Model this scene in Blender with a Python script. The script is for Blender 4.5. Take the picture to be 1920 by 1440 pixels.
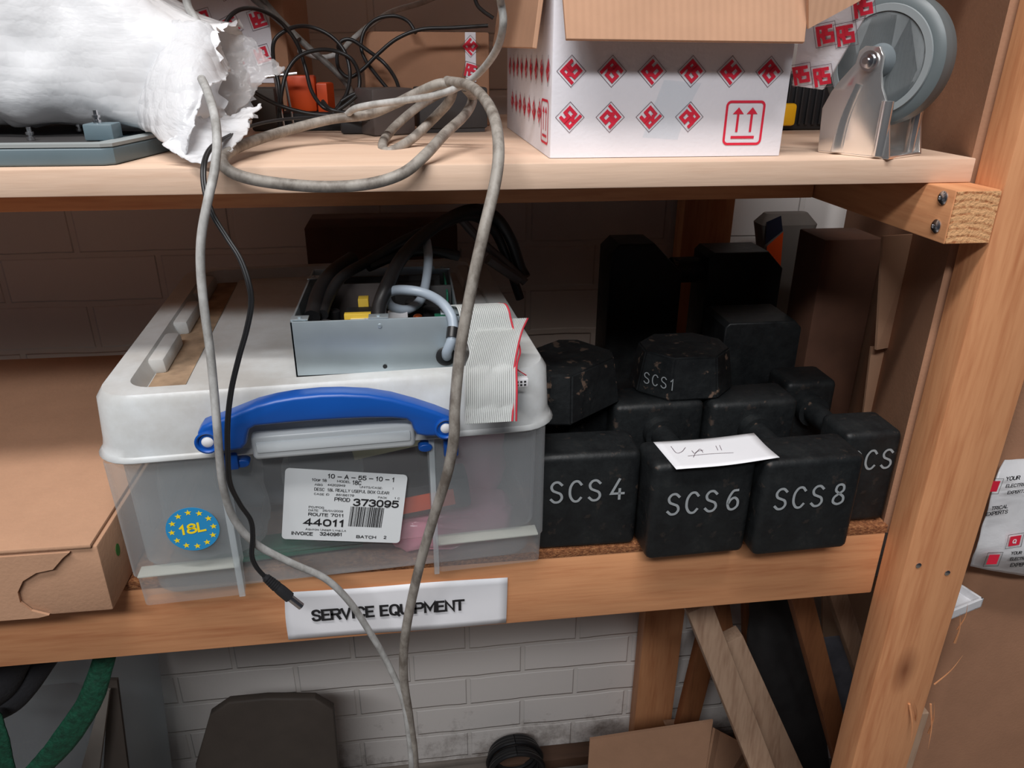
import bpy, bmesh, math, random
from mathutils import Vector, Matrix, noise
random.seed(7)
for o in list(bpy.data.objects): bpy.data.objects.remove(o)
C = bpy.context.scene.collection
SC = bpy.context.scene
# All lengths below are written in "u" (1 u = 0.6 m); the lens stands at (0,0,0) u, the floor at z = -2.35 u.
S = 0.6; FZ = -2.35
def W(p): return Vector((p[0]*S, p[1]*S, (p[2]-FZ)*S))
# ---------------------------------------------------------------- camera
FPX = 1410.87; PITCH = 0.413884; YAW = 0.13138; ROLL = -0.005881
fw = Vector((math.sin(YAW)*math.cos(PITCH), math.cos(YAW)*math.cos(PITCH), -math.sin(PITCH)))
rt = Vector((math.cos(YAW), -math.sin(YAW), 0)); dn = fw.cross(rt)
rt2 = rt*math.cos(ROLL)+dn*math.sin(ROLL); dn2 = -rt*math.sin(ROLL)+dn*math.cos(ROLL)
cd = bpy.data.cameras.new('camera'); cam = bpy.data.objects.new('camera', cd); C.objects.link(cam)
cd.sensor_width = 36; cd.lens = FPX/1920*36; cd.clip_start = 0.02
mw = Matrix((( rt2.x, -dn2.x, -fw.x, 0), (rt2.y, -dn2.y, -fw.y, 0), (rt2.z, -dn2.z, -fw.z, 0), (0, 0, 0, 1)))
mw.translation = W((0, 0, 0)); cam.matrix_world = mw
SC.camera = cam
# ---------------------------------------------------------------- world, lights, exposure
SC.view_settings.view_transform = 'Standard'; SC.view_settings.look = 'None'
SC.view_settings.exposure = 0.0; SC.view_settings.gamma = 1; SC.view_settings.use_curve_mapping = False
wd = bpy.data.worlds.new('room_light'); SC.world = wd; wd.use_nodes = True
wn = wd.node_tree.nodes; wn['Background'].inputs[0].default_value = (0.52, 0.60, 0.78, 1); wn['Background'].inputs[1].default_value = 0.042
def area(name, loc, target, sx, sy, power, col):
    l = bpy.data.lights.new(name, 'AREA'); l.shape = 'RECTANGLE'; l.size = sx; l.size_y = sy; l.energy = power; l.color = col
    o = bpy.data.objects.new(name, l); C.objects.link(o); o.location = W(loc)
    d = (W(target)-W(loc)).normalized(); o.rotation_euler = d.to_track_quat('-Z', 'Y').to_euler(); return o
area('ceiling_tube_light', (-0.6, -0.42, 3.0), (-0.3, 1.0, -0.3), 1.6, 0.10, 42, (1.0, 0.975, 0.96))
area('ceiling_tube_light', (-1.0, -2.9, 3.0), (0.0, 1.0, -0.6), 1.8, 0.22, 57, (0.98, 0.985, 1.0))

# ---------------------------------------------------------------- rays used to measure points at a chosen real depth
def ray(px, py):
    return rt2*(px-960)+dn2*(py-720)+fw*FPX
def at(px, py, Y): d = ray(px, py); return d*(Y/d.y)
def atz(px, py, Z): d = ray(px, py); return d*(Z/d.z)
def atp(px, py, O, n): d = ray(px, py); return d*(O.dot(n)/d.dot(n))
V = Vector
# ---------------------------------------------------------------- materials
MT = {}
def nt(name):
    m = bpy.data.materials.new(name); m.use_nodes = True; t = m.node_tree
    b = t.nodes['Principled BSDF']; return m, t, b
def N(t, typ, **kw):
    n = t.nodes.new(typ)
    for k, v in kw.items():
        if k in n.inputs.keys(): n.inputs[k].default_value = v
        else: setattr(n, k, v)
    return n
def ramp(t, stops):
    r = t.nodes.new('ShaderNodeValToRGB'); e = r.color_ramp.elements
    while len(e) < len(stops): e.new(0.5)
    for i, (p, c) in enumerate(stops):
        e[i].position = p; e[i].color = (*c, 1) if len(c) == 3 else c
    return r
def L(t, a, b): t.links.new(a, b)
def sc(*c): # sRGB 0-255 -> linear
    return tuple((x/255/12.92 if x/255 <= .04045 else ((x/255+.055)/1.055)**2.4) for x in c)
def plain(name, col, rough=.5, metal=0., var=0., vs=30, bump=0., bs=60, spec=.5, coat=0.):
    if name in MT: return MT[name]
    m, t, b = nt(name); b.inputs['Roughness'].default_value = rough; b.inputs['Metallic'].default_value = metal
    b.inputs['Specular IOR Level'].default_value = spec; b.inputs['Coat Weight'].default_value = coat
    tc = N(t, 'ShaderNodeTexCoord')
    n = N(t, 'ShaderNodeTexNoise', Scale=vs, Detail=4.0); L(t, tc.outputs['Object'], n.inputs['Vector'])
    c2 = tuple(max(0, x*(1-var)) for x in col); c1 = tuple(min(1, x*(1+var*.4)) for x in col)
    r = ramp(t, [(.3, c2), (.7, c1)]); L(t, n.outputs['Fac'], r.inputs['Fac']); L(t, r.outputs['Color'], b.inputs['Base Color'])
    if bump:
        n2 = N(t, 'ShaderNodeTexNoise', Scale=bs, Detail=5.0); L(t, tc.outputs['Object'], n2.inputs['Vector'])
        bp = N(t, 'ShaderNodeBump', Strength=bump, Distance=.003); L(t, n2.outputs['Fac'], bp.inputs['Height']); L(t, bp.outputs['Normal'], b.inputs['Normal'])
    MT[name] = m; return m
def wood(name, light, dark, axis='X', rough=.6, band=1.0, knot=None):
    m, t, b = nt(name); b.inputs['Roughness'].default_value = rough
    tc = N(t, 'ShaderNodeTexCoord'); mp = N(t, 'ShaderNodeMapping')
    s = {'X': (1.1, 14, 14), 'Y': (14, 1.1, 14), 'Z': (14, 14, 1.1)}[axis]
    mp.inputs['Scale'].default_value = s; L(t, tc.outputs['Object'], mp.inputs['Vector'])
    n = N(t, 'ShaderNodeTexNoise', Scale=1.2, Detail=3.0, Distortion=.6); L(t, mp.outputs[0], n.inputs['Vector'])
    w = N(t, 'ShaderNodeTexWave', Scale=1.3*band, Distortion=4.0, Detail=2.0); w.bands_direction = 'DIAGONAL'
    L(t, mp.outputs[0], w.inputs['Vector'])
    mp2 = N(t, 'ShaderNodeMapping'); mp2.inputs['Scale'].default_value = tuple(x*17 for x in s); L(t, tc.outputs['Object'], mp2.inputs['Vector'])
    f = N(t, 'ShaderNodeTexNoise', Scale=1.0, Detail=3.0); L(t, mp2.outputs[0], f.inputs['Vector'])
    a = N(t, 'ShaderNodeMath', operation='MULTIPLY_ADD'); a.inputs[1].default_value = .13; L(t, w.outputs['Fac'], a.inputs[0])
    a2 = N(t, 'ShaderNodeMath', operation='MULTIPLY_ADD'); a2.inputs[1].default_value = .58; L(t, f.outputs['Fac'], a2.inputs[0])
    a3 = N(t, 'ShaderNodeMath', operation='MULTIPLY'); a3.inputs[1].default_value = .45; L(t, n.outputs['Fac'], a3.inputs[0])
    L(t, a3.outputs[0], a2.inputs[2]); L(t, a2.outputs[0], a.inputs[2])
    mid = tuple((x+y)/2 for x, y in zip(light, dark))
    r = ramp(t, [(.36, light), (.58, tuple(.6*x+.4*y for x, y in zip(light, mid)))  , (.95, dark)]); L(t, a.outputs[0], r.inputs['Fac'])
    out = r.outputs['Color']
    if knot:
        ks = {'X': (.45, 1, 1), 'Y': (1, .45, 1), 'Z': (1, 1, .45)}[axis]
        mk = N(t, 'ShaderNodeMapping'); mk.inputs['Scale'].default_value = tuple(x*knot for x in ks); L(t, tc.outputs['Object'], mk.inputs['Vector'])
        v = N(t, 'ShaderNodeTexVoronoi', Scale=1.0, Randomness=1.0); L(t, mk.outputs[0], v.inputs['Vector'])
        kr = ramp(t, [(.0, (.9, .9, .9)), (.025, (.5, .5, .5)), (.07, (0, 0, 0))]); L(t, v.outputs['Distance'], kr.inputs['Fac'])
        mx = N(t, 'ShaderNodeMixRGB'); mx.inputs[2].default_value = (dark[0]*.35, dark[1]*.28, dark[2]*.25, 1)
        L(t, kr.outputs['Color'], mx.inputs['Fac']); L(t, out, mx.inputs[1]); out = mx.outputs[0]
    L(t, out, b.inputs['Base Color'])
    bp = N(t, 'ShaderNodeBump', Strength=.18, Distance=.002); L(t, a.outputs[0], bp.inputs['Height']); L(t, bp.outputs['Normal'], b.inputs['Normal'])
    MT[name] = m; return m
PINE_L, PINE_D = sc(218, 156, 110), sc(176, 106, 66)
wood('pine_x', PINE_L, PINE_D, 'X', knot=6.5); wood('pine_y', PINE_L, PINE_D, 'Y', band=1.3); wood('pine_z', PINE_L, PINE_D, 'Z', knot=4.2)
wood('pale_board', sc(226, 196, 172), sc(206, 170, 144), 'X', band=.7)
wood('grey_plank', sc(190, 160, 135), sc(140, 106, 84), 'Z', knot=7)
wood('dirt_wood', sc(92, 66, 50), sc(60, 42, 32), 'X')
wood('dark_plank', sc(150, 98, 62), sc(110, 66, 40), 'Z')
def endgrain():
    m, t, b = nt('end_grain'); b.inputs['Roughness'].default_value = .8
    tc = N(t, 'ShaderNodeTexCoord'); mp = N(t, 'ShaderNodeMapping'); L(t, tc.outputs['Object'], mp.inputs['Vector'])
    mp.inputs['Location'].default_value = (-.447, 0, -1.218)
    w = N(t, 'ShaderNodeTexWave', Scale=55.0, Distortion=1.2, Detail=2.0); w.wave_type = 'RINGS'; w.rings_direction = 'Y'; w.inputs['Detail Scale'].default_value = 3
    L(t, mp.outputs[0], w.inputs['Vector'])
    n = N(t, 'ShaderNodeTexNoise', Scale=420.0, Detail=3.0); L(t, tc.outputs['Object'], n.inputs['Vector'])
    a = N(t, 'ShaderNodeMath', operation='MULTIPLY_ADD'); a.inputs[1].default_value = .5; L(t, w.outputs['Fac'], a.inputs[0]); L(t, n.outputs['Fac'], a.inputs[2])
    r = ramp(t, [(.35, sc(170, 104, 62)), (.75, sc(226, 172, 122))]); L(t, a.outputs[0], r.inputs['Fac']); L(t, r.outputs[0], b.inputs['Base Color'])
    bp = N(t, 'ShaderNodeBump', Strength=.6, Distance=.002); L(t, n.outputs['Fac'], bp.inputs['Height']); L(t, bp.outputs['Normal'], b.inputs['Normal'])
    MT['end_grain'] = m
endgrain()
def chip():
    m, t, b = nt('chipboard'); b.inputs['Roughness'].default_value = .9
    tc = N(t, 'ShaderNodeTexCoord'); mp = N(t, 'ShaderNodeMapping'); mp.inputs['Scale'].default_value = (1, 1, 2); L(t, tc.outputs['Object'], mp.inputs['Vector'])
    n = N(t, 'ShaderNodeTexNoise', Scale=230.0, Detail=4.0, Roughness=.8); L(t, mp.outputs[0], n.inputs['Vector'])
    r = ramp(t, [(.32, sc(84, 46, 24)), (.52, sc(160, 100, 60)), (.72, sc(212, 158, 108))]); L(t, n.outputs['Fac'], r.inputs['Fac']); L(t, r.outputs[0], b.inputs['Base Color'])
    bp = N(t, 'ShaderNodeBump', Strength=.9, Distance=.003); L(t, n.outputs['Fac'], bp.inputs['Height']); L(t, bp.outputs['Normal'], b.inputs['Normal'])
    MT['chipboard'] = m
chip()
def board(name, col, var=.12, stripes=None):
    m, t, b = nt(name); b.inputs['Roughness'].default_value = .85; b.inputs['Specular IOR Level'].default_value = .2
    tc = N(t, 'ShaderNodeTexCoord')
    n = N(t, 'ShaderNodeTexNoise', Scale=9.0, Detail=6.0, Roughness=.7); L(t, tc.outputs['Object'], n.inputs['Vector'])
    r = ramp(t, [(.3, tuple(x*(1-var) for x in col)), (.7, tuple(min(1, x*(1+var*.5)) for x in col))]); L(t, n.outputs['Fac'], r.inputs['Fac'])
    L(t, r.outputs[0], b.inputs['Base Color'])
    f = N(t, 'ShaderNodeTexNoise', Scale=300.0, Detail=2.0); L(t, tc.outputs['Object'], f.inputs['Vector'])
    h = f.outputs['Fac']; st = .12
    if stripes:
        w = N(t, 'ShaderNodeTexWave', Scale=stripes, Distortion=.4); w.bands_direction = 'X'; L(t, tc.outputs['Object'], w.inputs['Vector'])
        h = w.outputs['Fac']; st = .12
    bp = N(t, 'ShaderNodeBump', Strength=st, Distance=.002); L(t, h, bp.inputs['Height']); L(t, bp.outputs['Normal'], b.inputs['Normal'])
    MT[name] = m
board('cardboard', sc(186, 145, 117)); board('cardboard_flute', sc(192, 150, 122), stripes=55); board('cardboard_brown', sc(164, 122, 96)); board('white_card', sc(232, 230, 236), .05)
board('kraft_edge', sc(120, 82, 54))
def frosted(name, fac, col=(.86, .9, .93), rough=.28, trans=.5, add=.35, dirt=False):
    m, t, b = nt(name); out = t.nodes['Material Output']
    b.inputs['Base Color'].default_value = (*col, 1); b.inputs['Roughness'].default_value = rough
    tl = N(t, 'ShaderNodeBsdfTranslucent'); tl.inputs['Color'].default_value = (*col, 1)
    mx = N(t, 'ShaderNodeMixShader'); mx.inputs[0].default_value = trans; L(t, b.outputs[0], mx.inputs[1]); L(t, tl.outputs[0], mx.inputs[2])
    tr = N(t, 'ShaderNodeBsdfTransparent'); tr.inputs['Color'].default_value = (.93, .96, .97, 1)
    lw = N(t, 'ShaderNodeLayerWeight', Blend=.35); mr = N(t, 'ShaderNodeMapRange'); mr.inputs['To Min'].default_value = fac; mr.inputs['To Max'].default_value = min(1, fac+add)
    L(t, lw.outputs['Facing'], mr.inputs['Value'])
    m2 = N(t, 'ShaderNodeMixShader'); L(t, mr.outputs[0], m2.inputs[0]); L(t, tr.outputs[0], m2.inputs[1]); L(t, mx.outputs[0], m2.inputs[2]); L(t, m2.outputs[0], out.inputs[0])
    if dirt:
        t2 = N(t, 'ShaderNodeTexCoord'); n2 = N(t, 'ShaderNodeTexNoise', Scale=5.0, Detail=7.0, Roughness=.7); L(t, t2.outputs['Object'], n2.inputs['Vector'])
        r2 = ramp(t, [(.40, (col[0]*.74, col[1]*.70, col[2]*.66)), (.62, col)]); L(t, n2.outputs['Fac'], r2.inputs['Fac']); L(t, r2.outputs[0], b.inputs['Base Color'])
    tc = N(t, 'ShaderNodeTexCoord'); n = N(t, 'ShaderNodeTexNoise', Scale=14.0, Detail=5.0, Roughness=.7); L(t, tc.outputs['Object'], n.inputs['Vector'])
    bp = N(t, 'ShaderNodeBump', Strength=.15, Distance=.003); L(t, n.outputs['Fac'], bp.inputs['Height']); L(t, bp.outputs['Normal'], b.inputs['Normal'])
    MT[name] = m; return m
frosted('frosted_rib', .30, (.86, .90, .92), trans=.3); frosted('frosted_cream', .8, (.86, .84, .76), trans=.3); frosted('frosted_tab', .85, (.86, .90, .92), trans=.3); frosted('frosted_lid', .80, (.82, .85, .86), trans=.15, dirt=True); frosted('frosted_tub', .19, (.92, .95, .97), add=.28); frosted('clear_film', .03, (.8, .82, .85), rough=.12, add=.03); frosted('clear_bag', .16, (.72, .75, .78), rough=.12); frosted('pink_bag', .9, (.93, .36, .46), rough=.15, trans=.3)
def bubble(name, fac, bs=95.0, st=.5, tr_=.35):
    m, t, b = nt(name); out = t.nodes['Material Output']
    b.inputs['Base Color'].default_value = (.90, .91, .93, 1); b.inputs['Roughness'].default_value = .22
    tl = N(t, 'ShaderNodeBsdfTranslucent'); tl.inputs['Color'].default_value = (.9, .91, .93, 1)
    mx = N(t, 'ShaderNodeMixShader'); mx.inputs[0].default_value = tr_; L(t, b.outputs[0], mx.inputs[1]); L(t, tl.outputs[0], mx.inputs[2])
    tr = N(t, 'ShaderNodeBsdfTransparent'); m2 = N(t, 'ShaderNodeMixShader'); m2.inputs[0].default_value = fac
    L(t, tr.outputs[0], m2.inputs[1]); L(t, mx.outputs[0], m2.inputs[2]); L(t, m2.outputs[0], out.inputs[0])
    tc = N(t, 'ShaderNodeTexCoord'); v = N(t, 'ShaderNodeTexVoronoi', Scale=bs, Randomness=.35); L(t, tc.outputs['Object'], v.inputs['Vector'])
    n = N(t, 'ShaderNodeTexNoise', Scale=15.0, Detail=5.0, Roughness=.6, Distortion=.4); L(t, tc.outputs['Object'], n.inputs['Vector'])
    b1 = N(t, 'ShaderNodeBump', Strength=st*.6, Distance=.003, invert=True); L(t, v.outputs['Distance'], b1.inputs['Height'])
    b2 = N(t, 'ShaderNodeBump', Strength=st, Distance=.007); L(t, n.outputs['Fac'], b2.inputs['Height']); L(t, b1.outputs[0], b2.inputs['Normal'])
    L(t, b2.outputs[0], b.inputs['Normal']); L(t, b2.outputs[0], tl.inputs['Normal']); MT[name] = m
bubble('bubble_wrap', .93, bs=80, st=.85); bubble('bubble_body', 1.0, st=.3, tr_=.08); bubble('bubble_wrap_thin', .34, st=.8); bubble('carrier_plastic', .9, bs=3, st=.35)
def castiron():
    m, t, b = nt('black_iron'); b.inputs['Specular IOR Level'].default_value = .32
    tc = N(t, 'ShaderNodeTexCoord'); n = N(t, 'ShaderNodeTexNoise', Scale=38.0, Detail=8.0, Roughness=.75); L(t, tc.outputs['Object'], n.inputs['Vector'])
    r = ramp(t, [(.38, (.007, .008, .009)), (.62, (.013, .015, .016)), (.72, (.022, .022, .021)), (.86, (.03, .028, .026))]); L(t, n.outputs['Fac'], r.inputs['Fac'])
    g = N(t, 'ShaderNodeNewGeometry'); n2 = N(t, 'ShaderNodeTexNoise', Scale=85.0, Detail=4.0); L(t, tc.outputs['Object'], n2.inputs['Vector'])
    pr = ramp(t, [(.535, (0, 0, 0)), (.60, (1, 1, 1))]); L(t, g.outputs['Pointiness'], pr.inputs['Fac'])
    nr = ramp(t, [(.62, (0, 0, 0)), (.68, (1, 1, 1))]); L(t, n2.outputs['Fac'], nr.inputs['Fac'])
    mu = N(t, 'ShaderNodeMath', operation='MULTIPLY'); L(t, pr.outputs[0], mu.inputs[0]); L(t, nr.outputs[0], mu.inputs[1])
    mx = N(t, 'ShaderNodeMixRGB'); mx.inputs[2].default_value = (*sc(120, 98, 84), 1); L(t, mu.outputs[0], mx.inputs[0]); L(t, r.outputs[0], mx.inputs[1]); L(t, mx.outputs[0], b.inputs['Base Color'])
    rr = N(t, 'ShaderNodeMapRange'); rr.inputs['To Min'].default_value = .32; rr.inputs['To Max'].default_value = .65; L(t, n.outputs['Fac'], rr.inputs['Value']); L(t, rr.outputs[0], b.inputs['Roughness'])
    bp = N(t, 'ShaderNodeBump', Strength=.35, Distance=.002); L(t, n2.outputs['Fac'], bp.inputs['Height']); L(t, bp.outputs[0], b.inputs['Normal']); MT['black_iron'] = m
castiron()
def dirty(name, c1, c2, rough=.55):
    m, t, b = nt(name); b.inputs['Roughness'].default_value = rough
    tc = N(t, 'ShaderNodeTexCoord'); mp = N(t, 'ShaderNodeMapping'); mp.inputs['Scale'].default_value = (1, 1, .6); L(t, tc.outputs['Object'], mp.inputs['Vector'])
    n = N(t, 'ShaderNodeTexNoise', Scale=75.0, Detail=6.0, Roughness=.65); L(t, mp.outputs[0], n.inputs['Vector'])
    r = ramp(t, [(.34, c2), (.60, c1)]); L(t, n.outputs['Fac'], r.inputs['Fac']); L(t, r.outputs[0], b.inputs['Base Color']); MT[name] = m
dirty('dirty_cable', sc(158, 152, 144), sc(104, 96, 88)); dirty('grey_cable', sc(182, 182, 180), sc(140, 138, 134)); dirty('dim_cable', sc(110, 106, 102), sc(70, 66, 62))
plain('grey_pvc', sc(158, 170, 182), .35); plain('black_rubber', (.012, .012, .013), .4); plain('black_plastic', (.018, .018, .02), .45); plain('dull_black', (.02, .019, .02), .8, var=.4)
plain('blue_plastic', sc(18, 80, 165), .32, var=.05); plain('red_ink', sc(222, 36, 64), .6); plain('grey_ink', sc(110, 90, 100), .7); plain('black_ink', (.012, .012, .014), .6)
plain('paper', sc(236, 236, 240), .7, var=.04, vs=12, bump=.1, bs=20); plain('label_paper', sc(226, 230, 232), .35, var=.04, vs=10, bump=.25, bs=14)
plain('silver_ink', sc(150, 155, 158), .6); plain('sticker_blue', sc(40, 140, 196), .35); plain('sticker_yellow', sc(250, 220, 30), .4); plain('green_ink', sc(70, 130, 60), .7)
plain('zinc', sc(190, 202, 208), .42, metal=.75, var=.25, vs=9, bump=.05); plain('chrome', (.86, .84, .82), .20, metal=.88, bump=.08, bs=8); plain('steel', (.6, .6, .62), .25, metal=1.0)
plain('tray_grey', sc(98, 116, 124), .45, var=.08); plain('tray_rim', sc(150, 156, 156), .5); plain('dark_grey', sc(60, 58, 58), .6, var=.2); plain('psu_grey', sc(84, 76, 74), .5, var=.1)
plain('case_brown', sc(74, 66, 60), .7, var=.12); plain('caster_grey', sc(112, 120, 124), .45, var=.06); plain('caster_tyre', sc(98, 106, 108), .4); plain('caster_ring', sc(140, 146, 148), .45)
plain('pcb', sc(28, 48, 32), .5, var=.5, vs=120); plain('pcb_green', sc(30, 110, 84), .5, var=.3); plain('yellow_tape', sc(226, 190, 70), .4); plain('silver_bag', sc(128, 128, 134), .3, var=.4, vs=14, bump=.8, bs=14); plain('cream', sc(225, 218, 180), .5); plain('orange', sc(226, 80, 24), .45); plain('copper', sc(190, 90, 40), .35, metal=.8)
plain('deep_red', sc(140, 24, 20), .4); plain('yellow', sc(240, 180, 20), .5); plain('green_strap', sc(14, 84, 60), .7, var=.5, vs=160, bump=.6, bs=350); plain('white_plastic', sc(225, 225, 228), .4); plain('ribbon', sc(205, 208, 206), .45); plain('ribbon_red', sc(210, 60, 75), .5)
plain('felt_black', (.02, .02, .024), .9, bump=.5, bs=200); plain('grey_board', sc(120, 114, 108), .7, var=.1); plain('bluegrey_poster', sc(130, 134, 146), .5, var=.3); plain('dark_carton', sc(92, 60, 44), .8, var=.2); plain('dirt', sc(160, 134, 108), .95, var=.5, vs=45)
plain('skin_card', sc(196, 160, 130), .8); plain('navy', sc(20, 26, 50), .6); plain('floor_concrete', sc(138, 129, 121), .9, var=.2, vs=12, bump=.4)
def brick():
    m, t, b = nt('painted_brick'); b.inputs['Roughness'].default_value = .62
    tc = N(t, 'ShaderNodeTexCoord'); sx = N(t, 'ShaderNodeSeparateXYZ'); cx = N(t, 'ShaderNodeCombineXYZ'); L(t, tc.outputs['Object'], sx.inputs[0])
    nz = N(t, 'ShaderNodeTexNoise', Scale=7.0, Detail=3.0); L(t, tc.outputs['Object'], nz.inputs['Vector'])
    wob = N(t, 'ShaderNodeMath', operation='MULTIPLY_ADD'); wob.inputs[1].default_value = .012; L(t, nz.outputs['Fac'], wob.inputs[0]); L(t, sx.outputs['Z'], wob.inputs[2])
    L(t, sx.outputs['X'], cx.inputs['X']); L(t, wob.outputs[0], cx.inputs['Y'])
    mp = N(t, 'ShaderNodeMapping'); mp.inputs['Location'].default_value = (BRX, BRZ, 0); L(t, cx.outputs[0], mp.inputs['Vector'])
    bt = N(t, 'ShaderNodeTexBrick'); bt.offset = .5
    for k, v in (('Scale', 1.0), ('Mortar Size', .006), ('Mortar Smooth', .45), ('Bias', 0.0), ('Brick Width', .225), ('Row Height', .0745)): bt.inputs[k].default_value = v
    bt.inputs['Color1'].default_value = (*sc(236, 231, 227), 1); bt.inputs['Color2'].default_value = (*sc(228, 223, 219), 1); bt.inputs['Mortar'].default_value = (*sc(231, 226, 221), 1)
    L(t, mp.outputs[0], bt.inputs['Vector'])
    n = N(t, 'ShaderNodeTexNoise', Scale=60.0, Detail=6.0, Roughness=.7); L(t, tc.outputs['Object'], n.inputs['Vector'])
    n3 = N(t, 'ShaderNodeTexNoise', Scale=9.0, Detail=8.0, Roughness=.75); L(t, tc.outputs['Object'], n3.inputs['Vector'])
    # dirt and damp scuffs low on the wall
    zr = N(t, 'ShaderNodeMapRange'); zr.inputs['From Min'].default_value = .0; zr.inputs['From Max'].default_value = .26; zr.inputs['To Min'].default_value = .30; zr.inputs['To Max'].default_value = 0.0; L(t, sx.outputs['Z'], zr.inputs['Value'])
    ad = N(t, 'ShaderNodeMath', operation='ADD'); L(t, n3.outputs['Fac'], ad.inputs[0]); L(t, zr.outputs[0], ad.inputs[1])
    dr = ramp(t, [(.70, (0, 0, 0)), (.98, (1, 1, 1))]); L(t, ad.outputs[0], dr.inputs['Fac'])
    mx = N(t, 'ShaderNodeMixRGB'); mx.inputs[2].default_value = (*sc(96, 76, 62), 1); L(t, dr.outputs[0], mx.inputs[0]); L(t, bt.outputs['Color'], mx.inputs[1]); L(t, mx.outputs[0], b.inputs['Base Color'])
    iv = N(t, 'ShaderNodeMath', operation='MULTIPLY_ADD'); iv.inputs[1].default_value = -1; iv.inputs[2].default_value = 1; L(t, bt.outputs['Fac'], iv.inputs[0])
    a = N(t, 'ShaderNodeMath', operation='MULTIPLY_ADD'); a.inputs[1].default_value = .22; L(t, n.outputs['Fac'], a.inputs[0]); L(t, iv.outputs[0], a.inputs[2])
    bp = N(t, 'ShaderNodeBump', Strength=.85, Distance=.0024); L(t, a.outputs[0], bp.inputs['Height']); L(t, bp.outputs[0], b.inputs['Normal']); MT['painted_brick'] = m
BRX, BRZ = 0.045, -0.0215
brick()

# ---------------------------------------------------------------- mesh helpers
WL = {}   # world location of every object made here
class F:  # local frame
    def __init__(s, O=(0, 0, 0), ex=(1, 0, 0), ey=(0, 1, 0), ez=None):
        s.O = V(O); s.x = V(ex).normalized(); s.y = V(ey).normalized(); s.z = V(ez).normalized() if ez is not None else s.x.cross(s.y)
    def __call__(s, p): return s.O+s.x*p[0]+s.y*p[1]+s.z*p[2]
def rotz(O, deg): a = math.radians(deg); return F(O, (math.cos(a), math.sin(a), 0), (-math.sin(a), math.cos(a), 0))
ID = F()
class MB:
    def __init__(s, f=None): s.bm = bmesh.new(); s.f = f or ID
    def v(s, p): return s.bm.verts.new(s.f(p))
    def face(s, vs):
        try: return s.bm.faces.new(vs)
        except Exception: return None
    def box(s, x0, x1, y0, y1, z0, z1, bev=0, seg=2, tx=0, ty=0):
        t = bmesh.new(); P = []
        for z, k in ((z0, 0), (z1, 1)):
            a, b = (tx, ty) if k else (0, 0)
            P += [t.verts.new(p) for p in ((x0+a, y0+b, z), (x1-a, y0+b, z), (x1-a, y1-b, z), (x0+a, y1-b, z))]
        for q in ((0, 3, 2, 1), (4, 5, 6, 7), (0, 1, 5, 4), (1, 2, 6, 5), (2, 3, 7, 6), (3, 0, 4, 7)): t.faces.new([P[i] for i in q])
        if bev: bmesh.ops.bevel(t, geom=list(t.edges), offset=bev, segments=seg, profile=.5, affect='EDGES')
        s.merge(t); return s
    def merge(s, t):
        mp = {v: s.bm.verts.new(s.f(v.co)) for v in t.verts}
        for f in t.faces: s.face([mp[v] for v in f.verts])
        t.free()
    def prism(s, pts, z0, z1, bev=0):  # outline in local xy, extruded along local z
        t = bmesh.new(); a = [t.verts.new((p[0], p[1], z0)) for p in pts]; b = [t.verts.new((p[0], p[1], z1)) for p in pts]
        n = len(pts); t.faces.new(a[::-1]); t.faces.new(b)
        for i in range(n): t.faces.new((a[i], a[(i+1) % n], b[(i+1) % n], b[i]))
        bmesh.ops.recalc_face_normals(t, faces=t.faces)
        if bev:
            bmesh.ops.bevel(t, geom=[e for e in t.edges if abs(e.verts[0].co.z-e.verts[1].co.z) < 1e-9], offset=bev, segments=3, profile=.5, affect='EDGES')
        s.merge(t); return s
    def tube(s, pts, r, n=12, sub=6, taper=None, flat=1.0, cap=True):
        pts = [V(s.f(p)) for p in pts]; P = spline(pts, sub)
        T = (P[1]-P[0]).normalized(); up = V((0, 0, 1)) if abs(T.z) < .9 else V((1, 0, 0)); nn = (up-T*up.dot(T)).normalized(); rings = []
        for i, p in enumerate(P):
            T2 = (P[min(i+1, len(P)-1)]-P[max(i-1, 0)])
            if T2.length < 1e-9: T2 = T
            T = T2.normalized(); nn = (nn-T*nn.dot(T)).normalized(); bb = T.cross(nn)
            q = r(i/(len(P)-1)) if callable(r) else r
            rings.append([s.bm.verts.new(p+nn*(math.cos(k*2*math.pi/n)*q)+bb*(math.sin(k*2*math.pi/n)*q*flat)) for k in range(n)])
        for a, b in zip(rings, rings[1:]):
            for k in range(n): s.face((a[k], a[(k+1) % n], b[(k+1) % n], b[k]))
        if cap: s.face(rings[0][::-1]); s.face(rings[-1])
        return s
    def lathe(s, prof, n=40, f=None):  # profile (r, h) around local z of frame f
        f = f or s.f; rings = []
        for r, h in prof: rings.append([s.bm.verts.new(f((math.cos(k*2*math.pi/n)*r, math.sin(k*2*math.pi/n)*r, h))) for k in range(n)])
        for a, b in zip(rings, rings[1:]):
            for k in range(n): s.face((a[k], a[(k+1) % n], b[(k+1) % n], b[k]))
        if prof[0][0] > 1e-6: s.face(rings[0][::-1])
        if prof[-1][0] > 1e-6: s.face(rings[-1])
        return s
    def rings(s, rs, cap0=False, cap1=True, n=7): # lofted rounded rectangles (x0,x1,y0,y1,r,z)
        out = []
        for x0, x1, y0, y1, r, z in rs:
            p = []
            for cx, cy, a0 in ((x1-r, y1-r, 0), (x0+r, y1-r, 90), (x0+r, y0+r, 180), (x1-r, y0+r, 270)):
                for k in range(n+1):
                    a = math.radians(a0+90*k/n); p.append(s.bm.verts.new(s.f((cx+r*math.cos(a), cy+r*math.sin(a), z))))
            out.append(p)
        m = len(out[0])
        for a, b in zip(out, out[1:]):
            for k in range(m): s.face((a[k], a[(k+1) % m], b[(k+1) % m], b[k]))
        if cap0: s.face(out[0][::-1])
        if cap1: s.face(out[-1])
        return s
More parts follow.
